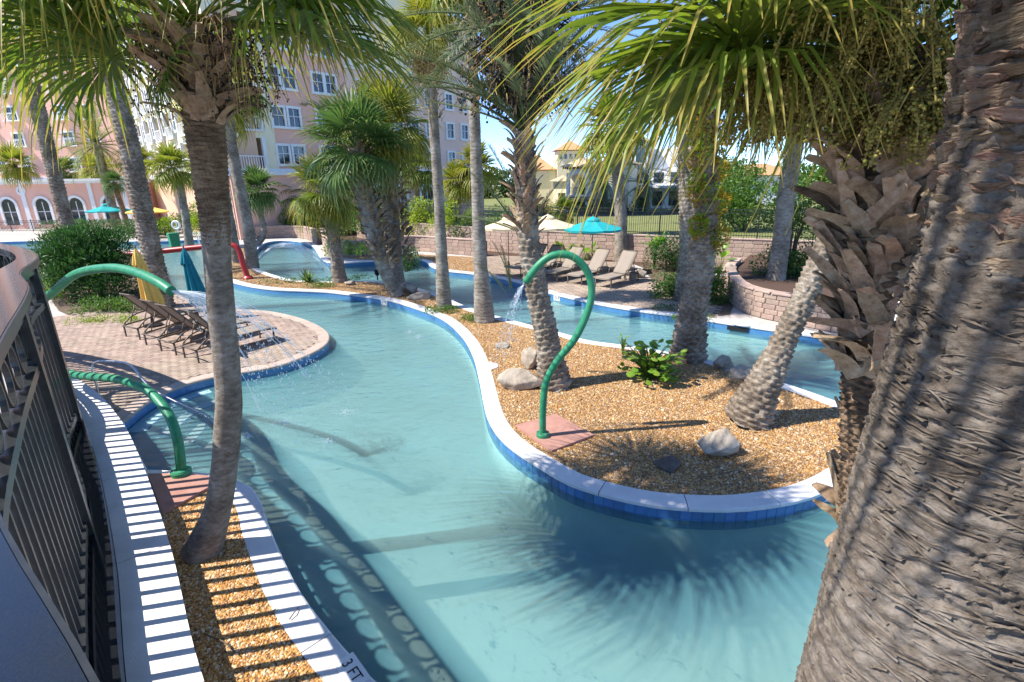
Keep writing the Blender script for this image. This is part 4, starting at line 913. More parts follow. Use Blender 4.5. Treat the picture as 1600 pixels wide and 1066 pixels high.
shrub('low_shrub', 'bright green ground cover along the left edge of the brick deck', (158, 503), M['limeshrub'], blobset(14, 1.25, .3, .12, .26, 5, .13), 600, .06, .018, seed=5)
shrub('low_shrub', 'sunlit lime shrub at the left foot of the oleander', (92, 462), M['limeshrub'], blobset(8, .7, .5, .7, .4, 6), 300, .12, .025, seed=6)
shrub('clipped_hedge', 'rounded clipped hedge above the far curved wall', (406, 366), M['hedge'], [(0, 0, 1.1, 2.0, 1.0, .75)], 700, .08, .025, seed=7)
shrub('clipped_hedge', 'long clipped hedge below the teal terrace umbrella', (170, 372), M['hedge'], [(x, 0, .9, 1.3, .7, .8) for x in np.arange(-5, 5.5, 1.1)], 350, .09, .03, seed=8)
shrub('clipped_hedge', 'short square hedge beside the stout date palm foot on the terrace', (242, 372), M['hedge'], [(x, 0, .8, .8, .6, .8) for x in (-.8, 0, .8)], 450, .09, .03, seed=9)
for i, (x, y, lab, m) in enumerate(((640, 366, 'pale lime shrub behind the curved palms, left of the tall fan palm', 'limeshrub'), (668, 368, 'pale lime shrub directly behind the tall fan palm', 'limeshrub'), (715, 372, 'pale lime shrub between the tall fan palm and the smooth grey trunk', 'limeshrub'), (568, 366, 'dark shrub behind the curved cabbage palm', 'shrub'), (470, 362, 'olive shrub behind the far curved wall', 'shrub'), (440, 360, 'dense olive shrub right of the clipped round hedge', 'shrub'), (548, 360, 'lime shrub glowing between the golden palm and the curved palm', 'limeshrub'))):
    shrub('shrub', lab, (x, y), M[m], blobset(12, 1.5, 1.0, 2.3, .75, 20+i), 110, .17, .05, seed=20+i, zb=.6 if x > 560 else .3)
shrub('low_shrub', 'green shrub on the block planter left of the curved palms', (548, 398), M['shrub'], blobset(10, 1.5, .5, .5, .45, 31), 260, .11, .03, zb=.7, seed=31)
shrub('low_shrub', 'round dark shrub at the foot of the upright cabbage palm', (636, 424), M['deepleaf'], blobset(8, .55, .5, 1.0, .45, 32), 260, .12, .03, seed=32)
for i, (x, y, w_, lab) in enumerate(((455, 442, 1.5, 'green ground cover patch left of the agave'), (545, 437, 1.1, 'green ground cover patch at the foot of the golden palm'), (500, 448, .9, 'green ground cover patch in front of the agave'), (690, 488, .5, 'small green tuft at the foot of the tall fan palm'), (744, 500, .5, 'small green tuft at the foot of the smooth grey trunk'), (1062, 486, .9, 'green ground cover beside the channel under the vine wrapped palm'), (1080, 500, .7, 'clump of ground cover at the corner of the curved planter'))):
    shrub('ground_cover', lab, (x, y), M['shrub'], blobset(10, w_, w_*.4, .1, .3, 40+i, .16), 520, .06, .02, seed=40+i, nst=3, cat='ground cover')
shrub('shrub', 'bushy dark green shrub left of the vine wrapped palm', (1042, 424), M['deepleaf'], blobset(14, .75, .6, 1.6, .5, 51), 300, .10, .03, seed=51)
shrub('shrub', 'leafy green shrub right of the vine wrapped palm by the planter', (1108, 470), M['shrub'], blobset(12, .5, .5, 1.0, .42, 52), 320, .10, .03, seed=52)
shrub('shrub', 'low leafy shrub below the bushy shrub beside the lounge deck', (1050, 462), M['shrub'], blobset(12, .9, .6, .7, .42, 53), 320, .10, .03, seed=53)
shrub('small_tree', 'small leafy tree with drooping crown in the curved planter', (1232, 430), M['shrub'], blobset(16, 1.1, .9, 1.0, .55, 54)+[(x, 0, 2.2+z, .7, .6, .55) for x, z in ((0, 0), (.6, .2), (-.5, .1), (.9, -.5), (.2, .6), (-.8, .4), (.9, .5), (1.3, 0), (.4, -.5))], 190, .12, .035, zb=.72, seed=54, nst=10, cat='tree')
shrub('shrub', 'big bright hedge of leaves behind the black fence at the right', (1165, 338), M['shrub'], blobset(22, 3.0, 1.2, 2.8, 1.0, 55), 90, .18, .06, zb=1.3, seed=55, Y=31)
# vines on the date palm
t, hub = vine_host; VP = [at(1101, 385-17*k, t.location.y)-t.location for k in range(12)]
foliage('vine', t, M['rust'], [(p.x+.30*math.sin(k*2.1), p.y-.18+.2*math.cos(k*2.1), p.z, .2, .2, .3) for k, p in enumerate(VP)], 1300, .075, .026, 61)
foliage('vine', t, M['limeshrub'], [(p.x+.30*math.sin(k*1.7+1), p.y-.18+.2*math.cos(k*1.7), p.z, .2, .2, .26) for k, p in enumerate(VP)], 800, .085, .03, 62)
def broad_plant(name, label, px, n, h, ll, lw, seed, mat='broad', zb=0.0, spread=.5, cat='plant', hmin=.55):
    """paddle leaves on upright stalks"""
    b = gp(*px, zb); t = thing(name, label, cat, b); rg = random.Random(seed); stalk = MB()
    for i in range(n):
        az = i*2.4+rg.uniform(-.4, .4); hh = h*rg.uniform(hmin, 1); s = spread*rg.uniform(.3, 1); p = Vector((math.cos(az)*s, math.sin(az)*s, hh))
        stalk.tube([(0, 0, -.02), (p.x*.4, p.y*.4, hh*.6), p], [.018, .014, .008], 5)
        mb = MB(); L = ll*rg.uniform(.75, 1.15); W = lw*rg.uniform(.8, 1.15); el = rg.uniform(.3, 1.25) if hmin > .5 else rg.uniform(-.3, 1.3); az += 0 if hmin > .5 else rg.uniform(-1.2, 1.2); d = Vector((math.cos(az)*math.cos(el), math.sin(az)*math.cos(el), math.sin(el))); sd = Vector((-math.sin(az), math.cos(az), 0)); nn = d.cross(sd); uv = []
        for q in range(7):
            u = q/6; wv = W*math.sin(PI*(u*.94+.03))**.7*(1 if u < .97 else .1); c = p+d*L*u-nn*0+Vector((0, 0, -.25*L*u*u))
            for k, e in ((-1, .22), (0, 0), (1, .22)): mb.v.append(tuple(c+sd*k*wv+nn*(-e*wv))); uv.append((k*.5+.5, u*.8))
        for q in range(6):
            a = q*3; mb.f += [(a, a+1, a+4, a+3), (a+1, a+2, a+5, a+4)]
        mb.uv = uv; mb.build('leaf', M[mat], t, smooth=True)
    stalk.build('stalk', M['shrub'], t); return t
broad_plant('broad_leaf_plant', 'tall paddle leaved plant against the pink wall right of the loungers', (1022, 420), 13, 1.6, .75, .17, 71, spread=.45)
broad_plant('broad_leaf_plant', 'paddle leaved plant behind the teal open umbrella pole', (915, 408), 9, .8, .6, .15, 72)
broad_plant('broad_leaf_plant', 'paddle leaved plant below the cream umbrella', (876, 404), 9, .8, .6, .15, 73)
broad_plant('broad_leaf_plant', 'pale paddle leaved plant between the vine wrapped palm and the curved planter', (1122, 440), 8, 1.4, .55, .15, 74)
sg = broad_plant('sea_grape_shrub', 'bright round leaved shrub on the gravel in front of the channel', (1014, 592), 130, .78, .17, .095, 75, spread=.66, cat='shrub', hmin=.12)
sg2 = broad_plant('sapling', 'thin little sapling left of the bright round leaved shrub', (973, 555), 9, .5, .14, .03, 76, spread=.12)
# agave
b = gp(482, 441); t = thing('agave', 'spiky blue green agave on the far island gravel', 'agave', b); rg = random.Random(5)
for i in range(34):
    az = i*2.4; el = R(rg.uniform(15, 80)); L = rg.uniform(.55, .85); d = Vector((math.cos(az)*math.cos(el), math.sin(az)*math.cos(el), math.sin(el))); sd = Vector((-math.sin(az), math.cos(az), 0)); mb = MB(); uv = []
    for q in range(5):
        u = q/4; wv = .05*(1-u)**.6*(.6+.8*min(1, u*3))+.001; c = d*L*u+Vector((0, 0, -.1*u*u))
        for k in (-1, 0, 1): mb.v.append(tuple(c+sd*k*wv-d.cross(sd)*(.3*wv*abs(k)))); uv.append((.5, u*.5))
    for q in range(4): a = q*3; mb.f += [(a, a+1, a+4, a+3), (a+1, a+2, a+5, a+4)]
    mb.uv = uv; mb.build('leaf', M['palmdark'], t)
def rock(label, px, dims, seed, mat='rock', rz=0.0, sink=.15, zb=0.0):
    bm = bmesh.new(); bmesh.ops.create_icosphere(bm, subdivisions=4, radius=1); o = Vector((seed*3.7, seed*1.3, 0))
    rg = random.Random(seed); pl = [(Vector((rg.gauss(0, 1), rg.gauss(0, 1), rg.gauss(.2, .8))).normalized(), rg.uniform(.42, .8)) for _ in range(18)]
    for v in bm.verts:
        p = v.co.copy()
        for n_, d in pl:
            e = p.dot(n_)-d
            if e > 0: p -= n_*e*.97
        p *= 1+.14*noise.noise(p*1.6+o)+.08*noise.noise(p*4+o)+.05*noise.noise(p*11+o)
        v.co = Vector((p.x*dims[0]/2*1.25, p.y*dims[1]/2*1.25, (p.z*.62+.5-sink)*dims[2]))
    me = bpy.data.meshes.new('rock'); bm.to_mesh(me); bm.free(); me.materials.append(M[mat]); me.polygons.foreach_set('use_smooth', [True]*len(me.polygons))
    ob = link('rock', me, None, gp(*px, zb)); ob.rotation_euler = (0, 0, rz); return tag(ob, label, 'rock', 'rocks on the island')
rock('pale limestone boulder at the left foot of the fruiting date palm', (820, 606), (.95, .6, .52), 1)
rock('upright pale stone leaning on the fruiting date palm', (829, 575), (.5, .4, .6), 2)
rock('small flat brown stone left of the fruiting date palm', (785, 543), (.52, .35, .2), 3)
rock('grey faceted boulder in front of the leaning palm', (1118, 708), (.85, .7, .44), 4)
rock('tan boulder by the channel left of the leaning palm', (1158, 588), (.78, .5, .36), 5)
rock('dark boulder tucked behind the tan one by the channel', (1130, 576), (.55, .5, .42), 6)
rock('dark low stump like stone near the island tip', (1045, 728), (.5, .42, .16), 7, 'rockdark')
rock('large pale limestone rock between the curved palm and the tall fan palm', (640, 458), (1.1, .7, .62), 8)
rock('lower limestone rock beside the large one near the tall fan palm', (658, 467), (1.0, .6, .45), 9)
rock('small rock at the foot of the golden green palm', (548, 445), (.6, .4, .22), 10)
rock('square cut stone at the end of the lounger row', (985, 437), (.9, .6, .5), 11)
rock('rough stone beside the square cut one under the pink wall', (1000, 434), (.8, .6, .5), 12)
rock('small boulder on the planter mulch by the curved wall', (1140, 424), (.7, .5, .35), 13, zb=.72)
# fallen twigs
for lab, a, c, b_ in (('curved fallen frond rib on the gravel near the grey boulder', (1090, 748), (1150, 735), (1240, 752)), ('dark twig lying on the amber pebbles', (318, 990), (350, 1003), (374, 1025)), ('short twig on the pool edge beside the amber pebbles', (452, 968), (459, 958), (467, 948))):
    A, C_, B = gp(*a, .03), gp(*c, .05), gp(*b_, .03); o = MB().tube([p-A for p in (A, C_, B)], [.008, .007, .004], 6).build('twig', M['wood'], None, loc=A); tag(o, lab, 'twig')
# ================================================================== POOL FITTINGS
def smooth_tube(pts, r, n=16, step=.06): return MB().tube(catmull([Vector(p) for p in pts], step), r, n)
def pad(label, pts, zt=.05):
    P = g2(pts); b = P[0]; o = MB().poly([p-b for p in P], -.02, zt).build('concrete_pad', M['pad'], None, loc=(b.x, b.y, 0)); tag(o, label, 'pad', 'terracotta pads')
pad('terracotta pad under the tall looped green spray pipe', [(805, 668), (862, 708), (928, 683), (868, 650)])
pad('terracotta pad at the steps under the left green spray pipe', [(232, 744), (255, 806), (326, 766), (334, 748), (290, 744)])
b = Vector((.53, 8.35, .05)); t = thing('spray_pipe', 'tall looped green spray pipe on the gravel island', 'pipe', b)
P = [(0, 0, 0), (0, 0, .5), (.05, 0, 1.02), (.24, 0, 1.43), (.54, 0, 1.83), (.74, 0, 2.28), (.81, 0, 2.66), (.73, 0, 2.98), (.54, 0, 3.2), (.33, 0, 3.28), (.1, 0, 3.24), (-.11, 0, 3.07), (-.29, .02, 2.82)]
smooth_tube(P, .062).build('pipe', M['green'], t, smooth=True); MB().lathe([(.12, 0), (.12, .05), (.105, .075), (.07, .085)], 24).build('base_flange', M['green'], t)
MB().tube([(-.285, .02, 2.825), (-.31, .022, 2.79)], [.045, .03], 14).build('nozzle', M['steel'], t)
b = Vector((-5.38, 7.28, .05)); t = thing('spray_pipe', 'green looped spray pipe at the left curling behind the railing', 'pipe', b)
P = [(0, 0, 0)]+[at(x, y, Y)-b for x, y, Y in ((278, 690, 7.3), (262, 645, 7.5), (230, 610, 7.9), (190, 594, 8.4), (150, 589, 8.9), (115, 585, 9.4), (85, 572, 10.0), (62, 540, 10.5), (55, 500, 10.7), (66, 472, 10.4), (85, 455, 9.9), (120, 428, 9.3), (170, 419, 8.7), (210, 425, 8.3), (245, 440, 7.9), (268, 455, 7.7))]
SPO = Vector(P[-1])+b
smooth_tube(P, .075).build('pipe', M['green'], t, smooth=True); MB().lathe([(.15, 0), (.15, .06), (.13, .09), (.085, .1)], 24).build('base_flange', M['green'], t)
for q in [o for o in COL.objects if o.name.startswith('spray_pipe')]:
    for k in range(6): MB().lathe([(.014, .05), (.014, .085), (.008, .09)], 6, c=(.1*math.cos(k*PI/3), .1*math.sin(k*PI/3), .008)).build('bolt', M['steel'], q)
# red pipe arch
a_, b_ = gp(388, 436), gp(388, 436)+Vector((-8.5, -.6, 0)); t = thing('spray_pipe', 'red pipe arch spanning the channel behind the slim palm', 'pipe', a_)
smooth_tube([(0, 0, 0), (-.12, 0, .7), (-.2, 0, 1.35), (-.35, 0, 1.6), (-.7, 0, 1.68), (-2.2, -.1, 1.6), (-5, -.3, 1.38), (-7.2, -.45, 1.3), (-7.7, -.5, 1.15), (-7.8, -.5, .6), (-7.8, -.5, -1.1)], .13, 16, .12).build('pipe', M['red'], t, smooth=True)
MB().lathe([(.24, 0), (.24, .08), (.16, .16)], 20).build('base_flange', M['red'], t)
# hand rail at the steps
b = gp(157, 628); t = thing('handrail', 'stainless handrail leaning down into the pool steps', 'handrail', b)
e = gp(329, 652, .0)-b; m_ = gp(192, 582, .85)-b
smooth_tube([(0, 0, -.02), (0, .02, .5), (-.02, .06, .8), (.1, .1, .9), (.6, -.02, .93), (1.0, -.14, .86), (e.x*.55, e.y*.55, .45), (e.x, e.y, -.05), (e.x+.05, e.y-.03, -.4)], .024, 12, .08).build('rail', M['steel'], t, smooth=True)
MB().lathe([(.06, 0), (.06, .02), (.03, .03)], 16).build('escutcheon', M['steel'], t)
# skimmer lids let into the coping
for lab, px, r in (('white round skimmer lid at the left edge of the gravel island', (764, 573), .24), ('white round skimmer lid on the far bank of the right channel', (1163, 505), .42)):
    o = MB().lathe([(r, .0), (r, .022), (r*.96, .028), (r*.2, .03)], 32).build('skimmer_lid', M['coping'], landB, loc=gp(*px, .0)); o['label'] = lab
o = MB().box((0, 0, 0), (.62, .03, .12)).build('skimmer_slot', M['black'], None, loc=gp(1152, 514, -.13)+Vector((0, -.02, 0))); o.rotation_euler = (0, 0, R(-34)); tag(o, 'dark skimmer slot in the blue tile of the right channel', 'skimmer')
def text(parent, s, size, M_, mat='black'):
    c = bpy.data.curves.new('lettering', 'FONT'); c.body = s; c.size = size; c.extrude = .001; c.align_x = 'CENTER'; c.align_y = 'CENTER'; c.materials.append(M[mat])
    tmp = bpy.data.objects.new('lettering', c); COL.objects.link(tmp); dg = bpy.context.evaluated_depsgraph_get(); me = bpy.data.meshes.new_from_object(tmp.evaluated_get(dg)); bpy.data.objects.remove(tmp)
    return link('lettering', me, parent, M=M_)
def marker(label, loc, rz, tilt, size, s='3 FT'):
    t = thing('depth_marker', label, 'depth marker', loc, group='depth markers on the pool edge'); t.rotation_euler = (tilt, 0, rz)
    MB().box((0, 0, 0), (size*2.5, size*1.35, .006)).build('plate', M['white'], t); text(t, s, size, Matrix.Translation((0, 0, .005)))
marker('3 FT depth marker painted on the near pool edge by the amber pebbles', Vector((*(gp(550, 1050).xy), .016)), R(-48)+0, 0, .15)
marker('3 FT depth tile at the island tip beside the near trunk', lineB[near_idx(lineB, (1303, 757))].to_3d()+Vector((.0, -.025, -.13)), R(22), R(90), .13)
i_ = near_idx(lineB, (600, 467)); marker('depth tile on the long island edge beside the curved palm', lineB[i_].to_3d()+Vector((-.01, -.03, -.13)), R(-38), R(90), .16)
i_ = near_idx(lineB, (876, 461)); marker('depth tile on the far bank in front of the loungers', lineB[i_].to_3d()+Vector((-.01, -.03, -.13)), R(-33), R(90), .18, '3 FT')
# small uplight and white panel
t = thing('garden_light', 'small black garden uplight at the island edge by the curved palm', 'light', gp(590, 437)); MB().tube([(0, 0, -.02), (0, 0, .22)], .03, 8).build('stem', M['black'], t); MB().lathe([(.07, .2), (.11, .28), (.13, .46), (.11, .46), (.08, .3)], 14).build('lamp_head', M['black'], t)
b = at(1416, 512, 1.13); t = thing('sign_panel', 'narrow white panel fixed behind the huge near trunk', 'sign', b); t.rotation_euler = (0, 0, R(-48))
link('panel', chamfer_box('panel', (.05, .02, .13), .008, M['white']), t); MB().box((0, .012, 0), (.035, .006, .11)).build('plate', M['steel'], t)
# ---- loungers
def lounger(label, pos, head_to_foot, group, sc_=1.15):
    t = thing('lounge_chair', label, 'lounge chair', (pos.x, pos.y, .012), math.atan2(head_to_foot.y, head_to_foot.x)+random.uniform(-.09, .09), group)
    for k, (nm, me) in LOUNGE.items(): 
        for m in me[1]:
            o = link(nm, me[0], t, M=Matrix.Scale(sc_, 4) @ m)
    return t
I4 = Matrix.Identity(4); LOUNGE = {}
fr = MB()
for s in (-1, 1):
    fr.tube(catmull([Vector(p) for p in ((0.02, s*.33, .30), (.5, s*.33, .33), (.9, s*.33, .37), (1.6, s*.33, .37), (1.95, s*.33, .33))], .15), .021, 8)
for x, z in ((.03, .30), (.8, .36), (1.93, .335)): fr.tube([(x, -.33, z), (x, .33, z)], .018, 8)
LOUNGE['f'] = ('frame', (fr.mesh('frame', M['frame'], True), [I4]))
lg = MB().tube([(0, 0, .31), (0, 0, .012), (0, 0, -.012)], [.024, .020, .024], 8).mesh('leg', M['frame'], True)
LOUNGE['l'] = ('leg', (lg, [Matrix.Translation((x, s*.33, 0)) for x in (.06, 1.85) for s in (-1, 1)]))
ar = MB().tube(catmull([Vector(p) for p in ((.08, 0, .30), (.25, 0, .46), (.55, 0, .54), (.95, 0, .52), (1.0, 0, .38))], .08), .018, 8).mesh('armrest', M['frame'], True)
LOUNGE['a'] = ('armrest', (ar, [Matrix.Translation((0, s*.36, 0)) for s in (-1, 1)]))
def sheet_mesh(name, prof, w_, th, mat):
    mb = MB(); n = len(prof)
    for k, dz in ((0, th/2), (1, -th/2)):
        for x, z in prof: mb.v += [(x, -w_, z+dz), (x, -w_*.5, z+dz-.012), (x, 0, z+dz-.016), (x, w_*.5, z+dz-.012), (x, w_, z+dz)]
    for i in range(n-1):
        for j in range(4):
            a = i*5+j; mb.f.append((a, a+5, a+6, a+1)); c = a+n*5; mb.f.append((c, c+1, c+6, c+5))
    for i in range(n-1):
        for j in (0, 4): a = i*5+j; q = (a, a+n*5, a+5+n*5, a+5); mb.f.append(q if j == 0 else q[::-1])
    for i in (0, n-1):
        for j in range(4): a = i*5+j; q = (a, a+1, a+1+n*5, a+n*5); mb.f.append(q if i == 0 else q[::-1])
    return mb.mesh(name, mat, True)
LOUNGE['s'] = ('seat', (sheet_mesh('seat', [(.78, .385), (1.0, .37), (1.3, .365), (1.6, .375), (1.85, .37), (1.97, .33)], .30, .016, M['sling']), [I4]))
LOUNGE['b'] = ('backrest', (sheet_mesh('backrest', [(.80, .40), (.66, .54), (.50, .72), (.34, .92), (.20, 1.10), (.14, 1.13)], .30, .016, M['sling']), [I4]))
bf = MB()
for s in (-1, 1): bf.tube([(.82, s*.315, .375), (.50, s*.315, .705), (.2, s*.315, 1.085), (.14, s*.3, 1.13)], .019, 8)
bf.tube([(.14, -.3, 1.13), (.14, .3, 1.13)], .019, 8); bf.tube([(.42, -.3, .80), (.22, -.3, .33)], .012, 6); bf.tube([(.42, .3, .80), (.22, .3, .33)], .012, 6)
LOUNGE['c'] = ('back_frame', (bf.mesh('back_frame', M['frame'], True), [I4]))
for (x, y), lab in zip(((-11.77, 15.16), (-10.5, 14.2), (-9.68, 13.61), (-8.65, 12.95)), ('brown lounge chair on the brick deck nearest the folded yellow umbrella', 'brown lounge chair on the brick deck, second from the folded yellow umbrella', 'brown lounge chair on the brick deck, third from the folded yellow umbrella', 'brown lounge chair on the brick deck nearest the slim palm trunk')):
    lounger(lab, Vector((x, y)), Vector((.55, .835)), 'lounge chairs on the brick deck', 1.2)
for (x, y), lab in zip(((3.9, 21.7), (2.85, 22.5), (1.75, 23.4), (.9, 24.2), (.1, 24.9)), ('tan lounge chair nearest the stones at the right end of the far row', 'tan lounge chair second from the stones in the far row', 'tan lounge chair in the middle of the far row under the teal umbrella', 'tan lounge chair fourth from the stones in the far row', 'tan lounge chair at the left end of the far row behind the date palm')):
    d = Vector((-.73, -.68)); lounger(lab, Vector((x, y))-d*2.2, d, 'lounge chairs by the pink wall', 1.2)
# ---- umbrellas
def open_umbrella(label, pos, r, h, mat, group, zb=.0, base=True):
    t = thing('umbrella', label, 'umbrella', (pos[0], pos[1], zb), group=group); n = 8; dr = .26*r; va = MB(); rim = h-.06
    apex = h+dr*1.1
    for i in range(n):
        a0, a1 = 2*PI*i/n+.2, 2*PI*(i+1)/n+.2; g = MB(); q = 5
        for k in range(q+1):
            s = .12+.88*k/q; z = apex-(apex-rim)*s-.03*math.sin(PI*s)
            for j in range(5):
                u = j/4; a = a0+(a1-a0)*u; rr = r*s*(math.cos(PI/n)/math.cos((u-.5)*2*PI/n)); g.v.append((math.cos(a)*rr, math.sin(a)*rr, z-.035*s*math.sin(PI*u)))
        for j in range(5): u = j/4; a = a0+(a1-a0)*u; rr = r*.99*(math.cos(PI/n)/math.cos((u-.5)*2*PI/n)); g.v.append((math.cos(a)*rr, math.sin(a)*rr, rim-.035*math.sin(PI*u)-.10))
        for k in range(q+1):
            for j in range(4): a = k*5+j; g.f.append((a, a+5, a+6, a+1))
        g.build('canopy_panel', mat, t)
        MB().bar((math.cos(a0)*.05, math.sin(a0)*.05, apex-.2), (math.cos(a0)*r*.97, math.sin(a0)*r*.97, rim-.03), .02, .02).build('rib', M['pole'], t)
    MB().lathe([(r*.24, apex-.10), (r*.2, apex-.03), (.03, apex+.09), (.02, apex+.1)], 8, capb=False).build('vent', mat, t)
    MB().tube([(0, 0, .02), (0, 0, apex+.1)], .022, 10).build('pole', M['pole'], t); MB().lathe([(.018, apex+.09), (.03, apex+.13), (.012, apex+.18)], 10).build('finial', M['pole'], t)
    if base: MB().lathe([(.27, -.02), (.27, .06), (.06, .1), (.04, .3)], 20).build('base', M['blackmetal'], t)
    return t
open_umbrella('open teal umbrella over the loungers by the pink wall', (4.0, 25.2), 1.45, 2.25, M['teal'], 'open umbrellas')
open_umbrella('open cream umbrella left of the teal one', (1.9, 26.2), 1.5, 2.3, M['cream'], 'open umbrellas')
open_umbrella('cream umbrella farthest left, mostly hidden behind the date palm', (-.1, 27.6), 1.45, 2.2, M['cream'], 'open umbrellas')
def closed_umbrella(label, pos, mat, h=2.45, lean=0.0):
    t = thing('umbrella', label, 'umbrella', (pos[0], pos[1], .012), group='folded umbrellas on the brick deck'); n = 96; mb = MB()
    prof = [(h, .03), (h-.12, .07), (h-.45, .125), (h-.85, .17), (h-1.3, .22), (h-1.65, .27), (h-1.78, .27)]
    for z, r in prof:
        for k in range(n):
            a = 2*PI*k/n; pl = 1+.20*math.sin(8*a+.6*math.sin(3*a))*min(1, (h-z)*2)+.07*math.sin(19*a+z*3); zz = z-(.07*math.sin(8*a+1)+.04*math.sin(5*a) if z == prof[-1][0] else 0)
            mb.v.append((math.cos(a)*r*pl+lean*(h-z)*.1, math.sin(a)*r*pl, zz))
    for i in range(len(prof)-1):
        for k in range(n): a = i*n+k; b = i*n+(k+1) % n; mb.f.append((a, a+n, b+n, b))
    mb.build('canopy', mat, t, smooth=True)
    cp_ = MB()
    for z, r in ((h+.02, .03), (h-.2, .11), (h-.52, .175)):
        for k in range(48): a = 2*PI*k/48; pl = 1+.16*math.sin(8*a); cp_.v.append((math.cos(a)*r*pl, math.sin(a)*r*pl, z+(.05*math.sin(8*a) if z < h-.5 else 0)))
    for i in range(2):
        for k in range(48): a = i*48+k; b = i*48+(k+1) % 48; cp_.f.append((a, a+48, b+48, b))
    cp_.build('vent_flap', mat, t, smooth=True)
    MB().tube([(0, 0, .02), (0, 0, h+.05)], .022, 10).build('pole', M['pole'], t); MB().lathe([(.02, h+.03), (.035, h+.08), (.012, h+.14)], 10).build('finial', M['pole'], t)
    MB().lathe([(.28, -.01), (.28, .06), (.06, .1), (.04, .3)], 20).build('base', M['blackmetal'], t); return t
closed_umbrella('folded yellow umbrella standing behind the lounge chairs', gp(240, 510).xy, M['yellow'], 2.55, 1)
closed_umbrella('folded teal umbrella right of the yellow one', gp(310, 500).xy, M['tealdark'], 2.45, 1)
# ---- water sprays
def spray(name, label, o0, vels, seed, n_st, g_=9.8, tmax=.85, w0=.006, breakup=.45, drops=300, zend=WATER_Z):
    rg = random.Random(seed); mb = MB(); o0 = Vector(o0)
    def pos(v, t): return Vector((v.x*t, v.y*t, v.z*t-.5*g_*t*t))
    def drop(p, r, st=1.0):
        mb.add([(p.x, p.y, p.z+r*st*1.6), (p.x+r, p.y, p.z), (p.x-.5*r, p.y+.87*r, p.z), (p.x-.5*r, p.y-.87*r, p.z), (p.x, p.y, p.z-r*st*1.6)], [(0, 1, 2), (0, 2, 3), (0, 3, 1), (4, 2, 1), (4, 3, 2), (4, 1, 3)])
    for i in range(n_st):
        v = vels(rg); tb_ = breakup*rg.uniform(.5, 1.3); pts = [pos(v, tb_*k/7)+Vector((rg.uniform(-1, 1), rg.uniform(-1, 1), rg.uniform(-1, 1)))*.006*k for k in range(8)]
        mb.tube(pts, [w0*(1-.07*k)*rg.uniform(.6, 1.2) for k in range(8)], 4)
        for k in range(max(1, drops//n_st)):
            t_ = tb_*.6+rg.random()*(tmax-tb_*.6); p = pos(v, t_)+Vector((rg.gauss(0, 1), rg.gauss(0, 1), rg.gauss(0, 1)))*.05*t_
            if p.z+o0.z > zend: drop(p, rg.uniform(.004, .011), rg.uniform(.8, 2.2))
    o = mb.build(name, M['spray'], None, loc=o0); tag(o, label, 'water spray', kind='stuff'); return o
spray('water_spray', 'fan of water falling from the left green pipe', SPO, lambda r: Vector((r.uniform(.7, 3.4), r.uniform(.3, 2.6), r.uniform(-.9, -.1))), 5, 44, tmax=.85, drops=1700, w0=.008)
spray('water_spray', 'mist spraying from the tall looped green pipe beside the date palm', (.21, 8.37, 2.83), lambda r: Vector((-r.uniform(.3, 1.4), r.uniform(-.3, .6), -r.uniform(.2, 1.4))), 6, 22, tmax=.42, drops=380, w0=.003, breakup=.16)
p0 = gp(399, 412, .1); spray('water_jet', 'low arc of water across the far channel', p0, lambda r: Vector((4.4+r.uniform(-.5, .5), -.6+r.uniform(-.2, .2), 4.6+r.uniform(-.3, .3))), 7, 26, tmax=.97, drops=500, w0=.02, breakup=.9)
rg = random.Random(9)
for k, (x, y) in enumerate(((446, 661), (512, 692), (388, 684), (540, 646), (640, 520), (655, 528))):
    b = gp(x, y, WATER_Z); mb = MB()
    for i in range(150):
        a = rg.uniform(0, 2*PI); r = abs(rg.gauss(0, .10)); q = rg.uniform(.004, .014); p = Vector((math.cos(a)*r*1.5, math.sin(a)*r, rg.random()**2*.10))
        mb.add([(p.x, p.y, p.z+q), (p.x+q, p.y, p.z), (p.x-.5*q, p.y+.87*q, p.z), (p.x-.5*q, p.y-.87*q, p.z)], [(0, 1, 2), (0, 2, 3), (0, 3, 1), (1, 3, 2)])
    o = mb.build('splash', M['spray'], None, loc=b); tag(o, ('splash under the left spray', 'largest splash in the middle of the near pool', 'splash close to the slim palm trunk', 'splash farther out from the left spray', 'splash near the long island edge', 'second splash beside the long island edge')[k]+' on the water', 'splash', kind='stuff')

# ---- leaf litter on the gravel
rgl = np.random.default_rng(12)
def litter(name, label, poly, n, seed):
    P = []
    xs_ = [p[0] for p in poly]; ys_ = [p[1] for p in poly]
    while len(P) < n:
        q = (rgl.uniform(min(xs_), max(xs_)), rgl.uniform(min(ys_), max(ys_)))
        if inside(q, poly): P.append((q[0], q[1], .018))
    P = np.array(P); az = rgl.uniform(0, 6.28, n); D = np.stack([np.cos(az), np.sin(az), rgl.uniform(-.1, .35, n)], 1); U = rgl.normal(size=(n, 3))*.3+np.array([0, 0, 1.])
    V, F, UV = leaf_arr(P, D, U, rgl.uniform(.04, .16, n), rgl.uniform(.008, .02, n)); tag(link(name, np_mesh(name, V, F, M['dry'], uv=UV)), label, 'leaf litter', kind='stuff')
litter('leaf_litter', 'dry brown leaf scraps strewn over the island gravel', near_isl, 420, 1)
litter('leaf_litter', 'dry brown leaf scraps strewn over the amber pebbles', bedA, 40, 2)
